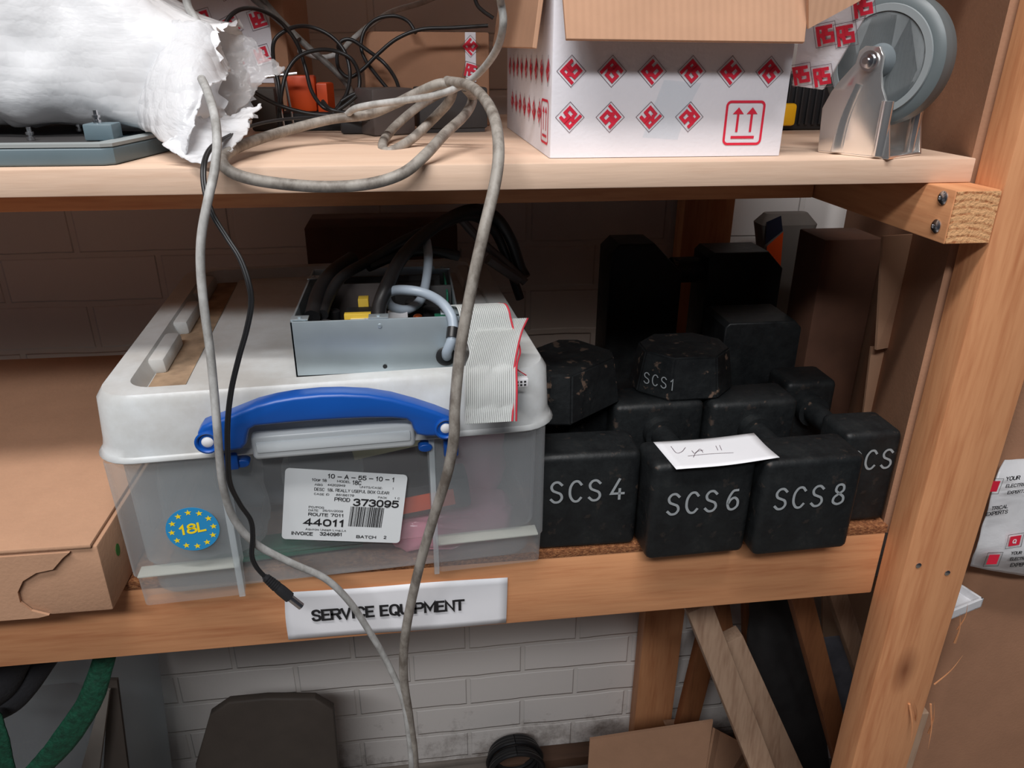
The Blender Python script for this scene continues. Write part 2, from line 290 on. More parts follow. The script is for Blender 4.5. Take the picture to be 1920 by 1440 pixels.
    def sheet(s, ctrl, nu=30, nv=30, amp=0., freq=20., seed=0, torn=0.):
        R = len(ctrl); Q = len(ctrl[0]); g = []
        rows = [spline([V(p) for p in row], None, nu) for row in ctrl]
        cols = [spline([rows[r][i] for r in range(R)], None, nv) for i in range(nu+1)]
        for i in range(nu+1):
            c = []
            for j in range(nv+1):
                p = cols[i][j].copy(); q = p*freq+V((seed, seed*2, 0)); p += noise.noise_vector(q)*amp+noise.noise_vector(q*3.1)*amp*.35
                if torn and (i in (0, nu) or j in (0, nv)): p += noise.noise_vector(p*150)*torn
                c.append(s.bm.verts.new(s.f(p)))
            g.append(c)
        for i in range(nu):
            for j in range(nv): s.face((g[i][j], g[i+1][j], g[i+1][j+1], g[i][j+1]))
        return s
    def quad(s, a, b, c, d): s.face([s.v(p) for p in (a, b, c, d)]); return s
    def text(s, string, x, y, h, w=None, z=0., bold=0., f=None):
        # pen-stroke capitals; h = cap height, w = total width, bold widens the pen
        ff = f or s.f; hw = h*(.062+bold*1.6); adv = []; tot = 0
        for ch in string:
            wd = GW.get(ch.upper(), .58)*(.8 if ch.islower() else 1); adv.append((tot, wd)); tot += wd+.17
        tot -= .17; k = (w-2*hw)/(tot*h) if w else 1; keep = s.f; s.f = ff; zz = z
        for ch, (a0, wd) in zip(string, adv):
            sy = .74 if ch.islower() else 1
            for cur, pts in GL.get(ch.upper(), ()):
                zz = z if zz > z+.0004 else zz+.00006
                s.stroke([(x+hw+(a0+p*wd)*h*k, y+hw+q*sy*(h-2*hw)) for p, q in pts], hw, zz, sub=4 if cur else 0)
        s.f = keep; return s
    def stroke(s, pts, hw, z=0., sub=5, rnd=True):  # flat pen stroke in local xy
        P = spline([V((p[0], p[1], 0)) for p in pts], sub) if sub else [V((p[0], p[1], 0)) for p in pts]
        L_, R_ = [], []; closed = (P[0]-P[-1]).length < 1e-7
        d0 = (P[1]-P[0]).normalized(); d1 = (P[-1]-P[-2]).normalized()
        if not closed: P[0] = P[0]-d0*hw*.8; P[-1] = P[-1]+d1*hw*.8
        for i, p in enumerate(P):
            a = (p-P[i-1]).normalized() if i else (d1 if closed else d0); c = (P[i+1]-p).normalized() if i < len(P)-1 else (d0 if closed else d1)
            d = (a+c); d = d.normalized() if d.length > .1 else a; cs = max(.45, d.dot(a)); nn = V((-d.y, d.x, 0))*hw/cs
            L_.append(s.v((p.x+nn.x, p.y+nn.y, z))); R_.append(s.v((p.x-nn.x, p.y-nn.y, z)))
        for i in range(len(P)-1): s.face((L_[i], R_[i], R_[i+1], L_[i+1]))
        return s
    def build(s, name, mat, parent=None, smooth=True, solid=0., bevel=0., subd=0, loc=None, ang=35):
        bm = s.bm
        for v in bm.verts: v.co = W(v.co)
        if loc is None:
            if parent is not None: o0 = WL[parent.name]
            else:
                xs = [v.co.x for v in bm.verts]; ys = [v.co.y for v in bm.verts]; zs = [v.co.z for v in bm.verts]
                o0 = V(((min(xs)+max(xs))/2, (min(ys)+max(ys))/2, min(zs)))
        else: o0 = W(loc)
        for v in bm.verts: v.co -= o0
        me = bpy.data.meshes.new(name); bm.normal_update(); bm.to_mesh(me); bm.free()
        o = bpy.data.objects.new(name, me); C.objects.link(o); me.materials.append(MT[mat])
        if smooth:
            for p in me.polygons: p.use_smooth = True
            me.set_sharp_from_angle(angle=math.radians(ang))
        if parent is not None: o.parent = parent; o.location = (0, 0, 0) if loc is None else o0-WL[parent.name]
        else: o.location = o0
        WL[o.name] = o0.copy()
        if solid: md = o.modifiers.new('thickness', 'SOLIDIFY'); md.thickness = solid*S; md.offset = 0
        if bevel: md = o.modifiers.new('bevel', 'BEVEL'); md.width = bevel*S; md.segments = 3; md.limit_method = 'ANGLE'
        if subd: md = o.modifiers.new('smooth', 'SUBSURF'); md.levels = subd; md.render_levels = subd
        return o
G0 = {'A': '0,0 .5,1 1,0|.2,.34 .8,.34', 'B': '0,0 0,1 .7,1 .92,.88 .92,.64 .7,.52 0,.52|.7,.52 1,.4 1,.12 .75,0 0,0', 'C': '~.98,.8 .8,.97 .5,1.02 .18,.9 .02,.5 .18,.1 .5,-.02 .8,.03 .98,.2',
 'D': '0,0 0,1 .6,1 .92,.8 1,.5 .92,.2 .6,0 0,0', 'E': '1,1 0,1 0,0 1,0|0,.52 .85,.52', 'F': '1,1 0,1 0,0|0,.52 .85,.52', 'G': '~.98,.8 .8,.97 .5,1.02 .18,.9 .02,.5 .18,.1 .5,-.02 .85,.08 .98,.2|1,.16 1,.48 .6,.48', 'H': '0,0 0,1|1,0 1,1|0,.52 1,.52', 'I': '.5,0 .5,1',
 'K': '0,0 0,1|1,1 .05,.42|.35,.6 1,0', 'L': '0,1 0,0 1,0', 'M': '0,0 0,1 .5,.25 1,1 1,0', 'N': '0,0 0,1 1,0 1,1', 'O': '~.5,-.02 .15,.1 .02,.5 .15,.9 .5,1.02 .85,.9 .98,.5 .85,.1 .5,-.02', 'P': '0,0 0,1 .75,1 1,.88 1,.6 .75,.47 0,.47',
 'Q': '~.5,-.02 .15,.1 .02,.5 .15,.9 .5,1.02 .85,.9 .98,.5 .85,.1 .5,-.02|.62,.22 1,-.12', 'R': '0,0 0,1 .75,1 1,.88 1,.62 .75,.5 0,.5|.6,.5 1,0', 'S': '~.94,.82 .78,.97 .5,1.02 .14,.93 .06,.74 .2,.58 .5,.51 .8,.43 .96,.27 .86,.06 .5,-.02 .16,.04 .03,.2',
 'T': '0,1 1,1|.5,1 .5,0', 'U': '0,1 0,.28 .15,.06 .5,-.02 .85,.06 1,.28 1,1', 'V': '0,1 .5,0 1,1', 'W': '0,1 .25,0 .5,.8 .75,0 1,1', 'X': '0,0 1,1|0,1 1,0', 'Y': '0,1 .5,.5 1,1|.5,.5 .5,0', 'Z': '0,1 1,1 0,0 1,0',
 '0': '~.5,-.02 .14,.12 .04,.5 .14,.88 .5,1.02 .86,.88 .96,.5 .86,.12 .5,-.02', '1': '.1,.76 .6,1 .6,0', '2': '~.05,.78 .2,.97 .5,1.02 .85,.94 .93,.72 .78,.5 .4,.25 .05,0|.05,0 1,0', '3': '~.05,.85 .25,.99 .55,1.02 .88,.9 .88,.66 .5,.54|~.5,.54 .95,.42 .95,.14 .6,-.02 .25,0 .03,.14',
 '4': '.7,0 .7,1 0,.28 1,.28', '5': '.92,1 .15,1 .08,.52|~.08,.52 .4,.64 .75,.6 .96,.4 .93,.14 .6,-.02 .25,0 .03,.14', '6': '~.9,.9 .6,1.02 .22,.88 .04,.45 .12,.12 .5,-.02 .88,.1 .96,.34 .84,.56 .5,.64 .18,.52 .06,.36', '7': '0,1 1,1 .4,0',
 '8': '~.5,.54 .16,.66 .14,.88 .5,1.02 .86,.88 .84,.66 .5,.54 .08,.4 .05,.12 .5,-.02 .95,.12 .92,.4 .5,.54', '9': '~.1,.1 .4,-.02 .78,.12 .96,.55 .88,.88 .5,1.02 .12,.9 .04,.66 .16,.44 .5,.36 .82,.48 .94,.64', '–': '0,.42 1,.42', '/': '0,-.05 1,1.05', ',': '.5,.06 .35,-.16', ':': '.5,.1 .5,.14|.5,.6 .5,.64'}
GL = {k: [(t[0] == '~', [tuple(map(float, q.split(','))) for q in t.lstrip('~').split()]) for t in v.split('|')] for k, v in G0.items()}
GW = {'I': .12, 'M': .72, 'W': .85, ' ': .22, '1': .36, 'L': .46, 'E': .5, 'F': .48, 'S': .55, ',': .12, ':': .1, '/': .35, 'Q': .66, 'O': .64, 'A': .64, '–': .62}
def spline(pts, sub=6, n=None):
    if len(pts) < 2: return pts
    P = [pts[0]*2-pts[1]]+list(pts)+[pts[-1]*2-pts[-2]]; m = len(pts)-1
    def ev(t):
        i = min(int(t), m-1); u = t-i; a, b, c, d = P[i], P[i+1], P[i+2], P[i+3]
        return .5*((2*b)+(c-a)*u+(2*a-5*b+4*c-d)*u*u+(3*b-a-3*c+d)*u**3)
    k = n if n else m*sub
    return [ev(m*i/k) for i in range(k+1)]
def tag(o, label, cat, group=None, kind=None):
    if label: o['label'] = label
    if cat: o['category'] = cat
    if group: o['group'] = group
    if kind: o['kind'] = kind
    return o
def thing(name, label, cat, loc, group=None):
    o = bpy.data.objects.new(name, None); C.objects.link(o); o.empty_display_size = .03; o.location = W(loc); WL[o.name] = W(loc)
    return tag(o, label, cat, group)
def plabel(o, label): o['label'] = label; return o

ZT, ZB, ZL = -.131, -.164, -.743   # upper board top / bottom, lower shelf top
# ================================================================ setting
w = MB(); w.box(-2.6, 3.2, 1.95, 2.1, FZ, 1.6); tag(w.build('wall_back', 'painted_brick', smooth=False, loc=(0, 1.95, FZ)), None, None, kind='structure')
w = MB(); w.box(-2.6, 3.2, -4.0, 1.95, FZ-.1, FZ); tag(w.build('floor', 'floor_concrete', smooth=False), None, None, kind='structure')

# ================================================================ shelving unit
su = thing('shelving_unit', 'timber shelving unit of pine posts with a pale upper board and chipboard lower shelf', 'shelves', (0, 1.0, FZ))
MB().box(-1.35, .787, 1.0, 1.86, ZB, ZT, bev=.0015).build('shelf_board', 'pale_board', su)
MB().box(-1.35, .787, 1.0, 1.86, .448, .481, bev=.0015).build('shelf_board', 'pale_board', su)
MB().box(-1.35, .718, 1.30, 1.36, .375, .4474, bev=.002).build('cross_batten', 'pine_x', su)
MB().box(-1.35, .718, 1.30, 1.36, -.236, ZB-.0006, bev=.002).build('cross_batten', 'pine_x', su)
pst = MB()
pst.box(.7905, .9095, .939, .998, FZ, .75, bev=.003); pst.build('front_post', 'pine_z', su)
MB().box(-1.45, -1.355, .939, .998, FZ, .75, bev=.003).build('front_post', 'pine_z', su)
MB().box(.69, .825, 1.872, 1.93, FZ, .75, bev=.003).build('rear_post', 'pine_z', su)
MB().box(-1.35, .7895, 1.0, 1.06, -.889, -.7592, bev=.003).build('front_beam', 'pine_x', su)
MB().box(-1.35, .7895, .999, 1.865, -.7585, ZL, bev=.001).build('lower_shelf', 'chipboard', su)
led = MB().box(.722, .7895, .9405, 1.85, -.2375, ZB-.0006, bev=.002).build('side_bearer', 'pine_y', su)
e = MB(); e.box(.7235, .788, .9385, .9405, -.236, ZB-.002); e.build('end_grain_face', 'end_grain', led)
for px, py in ((1769, 371), (1756, 424)):
    c = atp(px, py, V((.722, 0, 0)), V((1, 0, 0)))
    f = F(c, (0, 1, 0), (0, 0, 1), (-1, 0, 0)); b = MB(f)
    b.lathe([(.0095, 0), (.0095, .0015), (.006, .0045), (.003, .005), (.0022, .002), (.0001, .002)], 20); b.build('screw', 'steel', led)
# torn splinters on the post's right edge
spl = MB()
for px, py, qx, qy, k in ((1795, 1180, 1815, 1132, .0016), (1752, 1283, 1806, 1228, .0015), (1790, 1205, 1800, 1150, .0022), (1741, 1375, 1752, 1316, .002), (1745, 1320, 1740, 1405, .002), (1705, 1320, 1708, 1392, .0022), (1718, 1350, 1712, 1310, .0018)):
    a = at(px, py, .9375); c = at(qx, qy, .925); spl.tube([a, (a+c)/2+V((.003, -.002, 0)), c], lambda t, k=k: k*(1.05-t), n=6)
spl.build('splinter', 'pine_z', su)
for px, py in ((1776, 1074), (1722, 1060)):
    nl = MB(); a = at(px, py, .9385); nl.lathe([(.005, 0), (.005, .001), (.003, .0018)], 14, F(a, (1, 0, 0), (0, 0, 1), (0, -1, 0))); nl.build('nail_head', 'steel', su)

# ================================================================ paper sign
f = F(at(541, 1198.5, .9975), (math.cos(math.radians(1.0)), 0, math.sin(math.radians(-.6))), (0, 0, 1), (0, -1, 0)); f.y = V((.006, 0, 1)).normalized()
sg = MB(f); sg.sheet([[(0, 0, .001), (.12, 0, .001), (.24, 0, .003), (.3585, 0, .001)], [(0, .045, .0008), (.12, .045, .0015), (.24, .045, .001), (.3595, .045, .0012)], [(.004, .0955, .001), (.12, .0955, .003), (.24, .0955, .001), (.36, .0955, .0025)]], 24, 8)
sgo = tag(sg.build('paper_sign', 'paper', solid=.0005, ang=30), 'white paper strip sign reading SERVICE EQUIPMENT taped to the lower beam', 'sign')
t = MB(f); t.text('SERVICE EQUIPMENT', .041, .036, .0235, .248, z=.0042, bold=.020); t.build('printed_lettering', 'black_ink', sgo, smooth=False)

# ================================================================ RS style logo pattern
LR = [[(.13, .08), (.13, .86), (.42, .86), (.42, .52), (.27, .50), (.40, .36), (.42, .17), (.86, .17), (.86, .52), (.58, .52), (.58, .86), (.92, .86)]]
def logo(mb_red, mb_line, c, r, f, turn=0):
    # diamond with red interlocked letters; c centre in frame f (xy), r half diagonal
    a0 = math.radians(45+turn); h = r/math.sqrt(2)*2
    def q(u, v):
        x, y = (u-.5)*h, (v-.5)*h; return (c[0]+x*math.cos(a0)-y*math.sin(a0), c[1]+x*math.sin(a0)+y*math.cos(a0))
    def quad(mb, pts, z): mb.face([mb.bm.verts.new(f((*q(*p), z))) for p in pts])
    hw = .087
    zk = .0003
    for path in LR:
        for (x0, y0), (x1, y1) in zip(path, path[1:]):
            zk += .00010
            d = V((x1-x0, y1-y0, 0)).normalized(); n_ = V((-d.y, d.x, 0))*hw; d *= hw*.98
            if (x1, y1) == (.92, .86): d1 = V((0, 0, 0))
            else: d1 = d
            quad(mb_red, [(x0-d.x+n_.x, y0-d.y+n_.y), (x0-d.x-n_.x, y0-d.y-n_.y), (x1+d1.x-n_.x, y1+d1.y-n_.y), (x1+d1.x+n_.x, y1+d1.y+n_.y)], zk)
    o, i = -.07, -.045
    for A, B in (((0, 0), (1, 0)), ((1, 0), (1, 1)), ((1, 1), (0, 1)), ((0, 1), (0, 0))):
        def k(p, e): return (p[0]*(1-2*e)+e, p[1]*(1-2*e)+e)
        quad(mb_line, [k(A, o), k(B, o), k(B, i), k(A, i)], .0005)
def arrows(mb, x0, y0, w_, h_, f):
    def rc(a, b, c, d): mb.face([mb.bm.verts.new(f((p, q, .0006))) for p, q in ((a, b), (c, b), (c, d), (a, d))])
    k = w_*.065
    for i in range(4):
        pass
    pts_o, pts_i = [], []
    for cx, cy, a0 in ((1, 1, 0), (0, 1, 90), (0, 0, 180), (1, 0, 270)):
        for j in range(6):
            a = math.radians(a0+90*j/5); r = w_*.13
            ox = x0+(w_-r if cx else r)+r*math.cos(a); oy = y0+(h_-r if cy else r)+r*math.sin(a); pts_o.append((ox, oy))
            r2 = r-k*.9; ix = x0+(w_-r if cx else r)+r2*math.cos(a); iy = y0+(h_-r if cy else r)+r2*math.sin(a); pts_i.append((ix, iy))
    vo = [mb.bm.verts.new(f((*p, .0006))) for p in pts_o]; vi = [mb.bm.verts.new(f((*p, .0006))) for p in pts_i]
    for j in range(len(vo)): mb.face((vo[j], vo[(j+1) % len(vo)], vi[(j+1) % len(vi)], vi[j]))
    for cx in (.33, .68):
        rc(x0+w_*(cx-.03), y0+h_*.30, x0+w_*(cx+.03), y0+h_*.70)
        mb.face([mb.bm.verts.new(f((x0+w_*a, y0+h_*b, .0006))) for a, b in ((cx-.14, .70), (cx+.14, .70), (cx, .85))])
    rc(x0+w_*.2, y0+h_*.15, x0+w_*.8, y0+h_*.21)

# ================================================================ white carton with open flaps
BX0, BX1, BY0, BY1, BZ1 = .188, .519, 1.047, 1.52, .145
cb = thing('cardboard_box', 'white open-flapped cardboard box printed with rows of red diamonds on the upper shelf', 'box', (.353, 1.28, ZT))
b = MB(); th_ = .008
zt_ = ZT+.0008
b.rings([(BX0, BX1, BY0, BY1, .004, zt_), (BX0, BX1, BY0, BY1, .004, BZ1), (BX0+th_, BX1-th_, BY0+th_, BY1-th_, .003, BZ1), (BX0+th_, BX1-th_, BY0+th_, BY1-th_, .003, zt_+th_)], cap0=True, n=2)
bd = b.build('body', 'white_card', cb)
red, lin = MB(), MB(); ff = F((0, BY0-.0002, 0), (1, 0, 0), (0, 0, 1), (0, -1, 0)); fl = F((BX0-.0002, 0, 0), (0, -1, 0), (0, 0, 1), (-1, 0, 0))
for i in range(6): logo(red, lin, (.2142+.0545*i, -.0207), .0175, ff, 0 if i % 2 == 0 else -90)
for i in range(4): logo(red, lin, (.2142+.0553*i, -.0778), .0175, ff, 90 if i % 2 == 0 else 180)
arrows(red, .4310, -.1155, .0565, .0585, ff)
for i in range(9): logo(red, lin, (-(1.070+.050*i), -.021), .0175, fl, 0 if i % 2 else -90)
for i in range(7): logo(red, lin, (-(1.135+.050*i), -.078), .0175, fl, 90 if i % 2 else 180)
arrows(red, -1.118, -.1155, .0565, .0585, fl)
red.build('printed_red_marks', 'red_ink', bd, smooth=False); lin.build('printed_outlines', 'grey_ink', bd, smooth=False)
def slab(mb, A, B, Cc, D, t):   # thick sheet between four corners
    A, B, Cc, D = map(V, (A, B, Cc, D)); n_ = (B-A).cross(D-A).normalized()*t
    v = [mb.v(p) for p in (A, B, Cc, D)]; u = [mb.v(p+n_) for p in (A, B, Cc, D)]
    mb.face(v[::-1]); mb.face(u)
    for i in range(4): mb.face((v[i], v[(i+1) % 4], u[(i+1) % 4], u[i]))
b = MB(); slab(b, (.1955, .998, .0145), (.5035, .998, .0132), (.519, 1.045, .15), (.188, 1.045, .15), .006); b.build('front_flap', 'cardboard_flute', cb, smooth=False, bevel=.001)
b = MB(); slab(b, (.164, 1.495, .010), (.167, 1.040, .0055), (.187, 1.047, .15), (.187, 1.50, .15), .006); b.build('side_flap', 'cardboard_flute', cb, smooth=False, bevel=.001)
RF = [at(1506, 40, 1.06), at(1650, -14, 1.00), at(1546, 166, 1.075), at(1488, 158, 1.11)]
RF[0] = atp(1506, 40, RF[3], (RF[1]-RF[2]).cross(RF[3]-RF[2]).normalized())
b = MB(); slab(b, RF[3], RF[2], RF[1], RF[0], .006); rfo = b.build('side_flap', 'white_card', cb, smooth=False, bevel=.001)
red, lin = MB(), MB()
xx = (RF[2]-RF[3]).normalized(); nn = (RF[1]-RF[2]).cross(RF[3]-RF[2]).normalized()
if nn.dot(V((0, 0, 0))-RF[2]) < 0: nn = -nn
for px, py, tn in ((1552, 62, 0), (1590, 62, 0), (1507, 137, 90), (1546, 140, 90), (1623, 8, 0)):
    c = atp(px, py, RF[3], nn); up = (V((0, 0, 1))-nn*nn.z).normalized(); f = F(c, up.cross(nn), up, nn)
    if f.x.dot(V((1, 0, 0))) < 0: f = F(c, -f.x, up, nn)
    f.O = f.O+nn*.0068; logo(red, lin, (0, 0), .019, f, -35)
red.build('printed_red_marks', 'red_ink', rfo, smooth=False); lin.build('printed_outlines', 'grey_ink', rfo, smooth=False)
b = MB(); slab(b, at(1512, 54, 1.0), at(1608, 2, 1.0), at(1650, -60, 1.0), at(1512, -60, 1.0), .006); b.build('flap_corner', 'cardboard_flute', cb, smooth=False)
b = MB()
for k in range(5):
    a = at(1240+k*14, 240-k*22, 1.0465); c = at(1262+k*12, 165-k*6, 1.0465)
tp = MB(); tp.sheet([[at(1205, 258, 1.0462), at(1270, 262, 1.0462)], [at(1225, 200, 1.0455), at(1290, 205, 1.0462)], [at(1245, 150, 1.0462), at(1315, 155, 1.0455)]], 10, 14, amp=.0006, freq=60); tp.build('clear_tape', 'clear_film', cb)

# ================================================================ caster
ax = V((.868, .497, 0)).normalized(); tt = V((.497, -.868, 0)).normalized()  # axle direction, direction along the wheel towards the lens
P0 = V((.65, .993, ZT))
ca = thing('caster_wheel', 'grey caster wheel in a chrome fork standing upside down on the upper shelf', 'caster wheel', (.66, 1.07, ZT))
fp = F(P0, -tt, (0, 0, 1), ax)   # x back along the plate, y up, z to the far plate
def pl(px, py): q = atp(px, py, P0, ax)-P0; return (q.dot(-tt), q.z)
out = [pl(1662, 300), pl(1532, 288), pl(1541, 203), pl(1558, 172), pl(1575, 150), pl(1604, 118), pl(1611, 95), pl(1622, 86), pl(1650, 87), pl(1657, 106), pl(1652, 135), pl(1654, 165), pl(1667, 208)]
out[0] = (0, 0.002); out[1] = (out[1][0], 0.002)
for k, z in (('near', 0), ('far', .086)):
    b = MB(fp); b.prism(out, z, z+.005, bev=.0012)
    for cx, w_ in ((out[1][0]*.70, .017),):
        top = .095 if k == 'near' else .07
        b.tube([(cx, .004, z-.0005), (cx-.004, .05, z-.0005), (cx-.016, top, z-.0005)], lambda t: .0115*(1-.35*t), n=14, sub=5, flat=.5)
    b.tube([(.016, .004, z), (.016, .075, z)], .008, n=12, sub=4)
    b.build('fork_plate', 'chrome', ca)
b = MB(fp); b.box(.0, out[1][0], 0, .005, 0, .09, bev=.002); b.build('mounting_plate', 'chrome', ca)
hub = atp(1632, 114, P0, ax); hc = hub+ax*.0445
f = F(hc, -tt, (0, 0, 1), ax)
wc = F(hc+V((0, 0, 0))+(-tt)*(-.0), -tt, (0, 0, 1), ax)
R_ = .086
b = MB(wc); b.lathe([(R_*.82, -.020), (R_*.93, -.018), (R_*.985, -.014), (R_, -.004), (R_, .004), (R_*.985, .014), (R_*.93, .018), (R_*.82, .020)], 72); wh = b.build('wheel_tyre', 'caster_tyre', ca)
b = MB(wc); b.lathe([(.016, -.036), (.020, -.030), (.024, -.014), (.04, -.010), (R_*.70, -.012), (R_*.72, -.0195), (R_*.83, -.0205)], 72); b.build('wheel_hub', 'caster_grey', ca)
b = MB(wc); b.lathe([(R_*.715, -.0205), (R_*.72, -.0225), (R_*.82, -.0225), (R_*.83, -.0205)], 72); b.build('rim_ring', 'caster_ring', ca)
b = MB(wc); b.lathe([(.0001, -.058), (.0045, -.058), (.0045, -.054), (.009, -.053), (.010, -.049), (.013, -.049), (.013, -.047), (.006, -.044), (.006, .06)], 6 if False else 24); b.build('axle_bolt', 'steel', ca)

# ================================================================ black tool case with yellow catch behind the white box
tcs = thing('tool_case', 'black ribbed plastic case with a yellow catch between white box and caster', 'case', (.66, 1.5, ZT))
b = MB(); b.box(.56, .792, 1.42, 1.62, ZT+.001, -.030, bev=.006)
for k in range(16): b.box(.566+k*.0135, .571+k*.0135, 1.414, 1.43, -.120, -.038, bev=.001)
b.build('case_body', 'black_plastic', tcs); b = MB(); c = at(1480, 215, 1.41); b.box(c.x-.03, c.x+.012, 1.404, 1.416, c.z-.02, c.z+.02, bev=.006); b.build('catch', 'yellow', tcs)

# ================================================================ tall cardboard beyond the shelf end
b = MB(); slab(b, (.7975, 1.004, ZL-.02), (1.10, 1.79, ZL-.02), (1.10, 1.79, .78), (.7975, 1.004, .78), -.012)
plabel(b.build('end_panel', 'cardboard_brown', su, smooth=False), 'brown cardboard end panel')
tb = thing('tall_cardboard_box', 'tall plain brown cardboard box standing on the floor right of the post', 'box', (1.32, 1.3, FZ))
b = MB(); b.rings([(1.04, 1.70, 1.06, 1.23, .03, FZ), (1.04, 1.70, 1.06, 1.23, .03, .78)], cap0=True, n=6); b.build('box_body', 'cardboard_brown', tb, bevel=.002)
b = MB(); b.box(.962, .992, 1.01, 1.04, FZ, -1.22, bev=.002); tag(b.build('timber_offcut', 'grey_plank', smooth=False), 'pale narrow offcut standing between the right post and tall box', 'timber')
# carrier bag draped over the tall box
cbg = thing('plastic_mailing_bag', 'white plastic mailing bag with red squares draped beside the right post', 'bag', (1.2, 1.0, -.86))
bp = [[at(1885, 862, 1.03), at(1940, 858, 1.03), at(2040, 858, 1.03)], [at(1865, 905, 1.01), at(1930, 905, 1.0), at(2040, 905, 1.0)], [at(1845, 980, 1.0), at(1925, 985, .99), at(2040, 990, .99)], [at(1828, 1035, 1.0), at(1915, 1048, .985), at(2040, 1060, .985)], [at(1822, 1062, 1.02), at(1915, 1078, 1.01), at(2040, 1084, 1.01)]]
b = MB(); b.sheet(bp, 26, 30, amp=.004, freq=14); bo = b.build('bag_film', 'carrier_plastic', cbg, solid=.002, ang=80)
blk = MB()
def bagf(px, py, rot=0, tilt=0):
    c = at(px, py, .983); a = math.radians(rot); return F(c, (math.cos(a), 0, math.sin(a)), (-math.sin(a), 0, math.cos(a)), (0, -1, 0))
def sq(px, py, s_, rot, hx=1):
    f = bagf(px, py, rot)
    def r(mb, a, b_, c, d, z): mb.face([mb.bm.verts.new(f((p, q, z))) for p, q in ((a, b_), (c, b_), (c, d), (a, d))])
    red = MB(); r(red, -s_*hx, -s_, s_*hx, s_, 0); red.build('printed_square', 'red_ink', bo, smooth=False); blk = MB(); o = s_*1.45; k = s_*.08
    for A in ((-o, -o, o, -o+k), (-o, o-k, o, o), (-o, -o, -o+k, o), (o-k, -o, o, o)): r(blk, *A, 0)
    blk.build('printed_frame', 'black_ink', bo, smooth=False)
sq(1862, 912, .0105, -4); sq(1903, 1014, .0105, 5); sq(1862, 1049, .0105, -3)
for s_, px, py, h, rot in (('YOUR', 1885, 902, .0085, 2), ('ELECTRICAL', 1885, 915, .0072, 2), ('EXPERTS', 1888, 927, .0068, 2), ('TRICAL', 1858, 957, .0078, 4), ('EXPERTS', 1848, 968, .0080, 4), ('YOUR', 1895, 1040, .0068, -2), ('ELECTRICAL', 1893, 1051, .0068, -2), ('EXPERTS', 1893, 1063, .0085, -2)):
    blk = MB(); blk.text(s_, 0, 0, h, f=bagf(px, py, rot), bold=.02); blk.build('printed_word', 'black_ink', bo, smooth=False)
wt = MB(); wt.text('Q', -.005, -.005, .009, z=.0006, f=bagf(1903, 1014, 5), bold=.03)
wt.build('printed_letter', 'paper', bo, smooth=False)
# white tray corner
f = rotz((.985, .98, 0), -32); pc = at(1841, 1135, 1.0)
b = MB(rotz((pc.x, 1.0, pc.z), 28)); b.box(-.30, 0, 0, .26, -.012, -.008, bev=.001); b.box(-.30, 0, 0, .006, -.012, .008, bev=.001); b.box(-.006, 0, 0, .26, -.012, .008, bev=.001)
b.bm.free()
trf = F(pc, V((-.32, -.95, 0)), V((-.95, .32, 0)), (0, 0, 1))
b = MB(F(pc, (-.80, -.25, 0), (-.25, .80, 0), (0, 0, 1)))
b.box(0, .13, -.0, .10, -.004, 0, bev=.001); b.box(0, .13, 0, .005, -.004, .016, bev=.001); b.box(0, .005, 0, .10, -.004, .016, bev=.001)
tag(b.build('plastic_tray', 'white_plastic', smooth=False), 'corner of a shallow white plastic tray poking out behind the right post', 'tray')

# ================================================================ weights
GLY = {'S': [(.88, .86), (.62, 1.0), (.3, .98), (.1, .8), (.2, .6), (.5, .5), (.8, .4), (.9, .2), (.7, .02), (.35, 0), (.08, .14)],
       'C': [(.9, .84), (.66, 1.0), (.34, .98), (.1, .76), (.04, .5), (.1, .24), (.34, .02), (.66, 0), (.9, .16)],
       '6': [(.78, .96), (.42, .92), (.14, .6), (.08, .3), (.24, .04), (.56, 0), (.86, .16), (.86, .42), (.6, .58), (.3, .5), (.12, .3)],
       '8': [(.5, .54), (.2, .7), (.24, .92), (.5, 1), (.76, .92), (.8, .7), (.5, .54), (.14, .36), (.12, .12), (.5, 0), (.88, .12), (.86, .36), (.5, .54)]}
def marks(mb, s_, x, y, h, z=.0012, hw=.058):
    for ch in s_:
        if ch == ' ': x += h*.16; continue
        w_ = h*.58
        if ch in GLY: mb.stroke([(x+p*w_, y+q*h) for p, q in GLY[ch]], h*hw, z)
        elif ch == '4': mb.stroke([(x+.62*w_, y+h), (x+.04*w_, y+.28*h), (x+1.0*w_, y+.28*h)], h*hw, z, sub=0); mb.stroke([(x+.68*w_, y+.5*h), (x+.68*w_, y)], h*hw, z, sub=0)
        elif ch == '1': mb.stroke([(x+.2*w_, y+.78*h), (x+.5*w_, y+h), (x+.5*w_, y)], h*hw, z, sub=0)
        elif ch == '9': mb.stroke([(x+(1-p)*w_, y+(1-q)*h) for p, q in GLY['6']], h*hw, z)
        x += w_+h*.27
H_ = .176
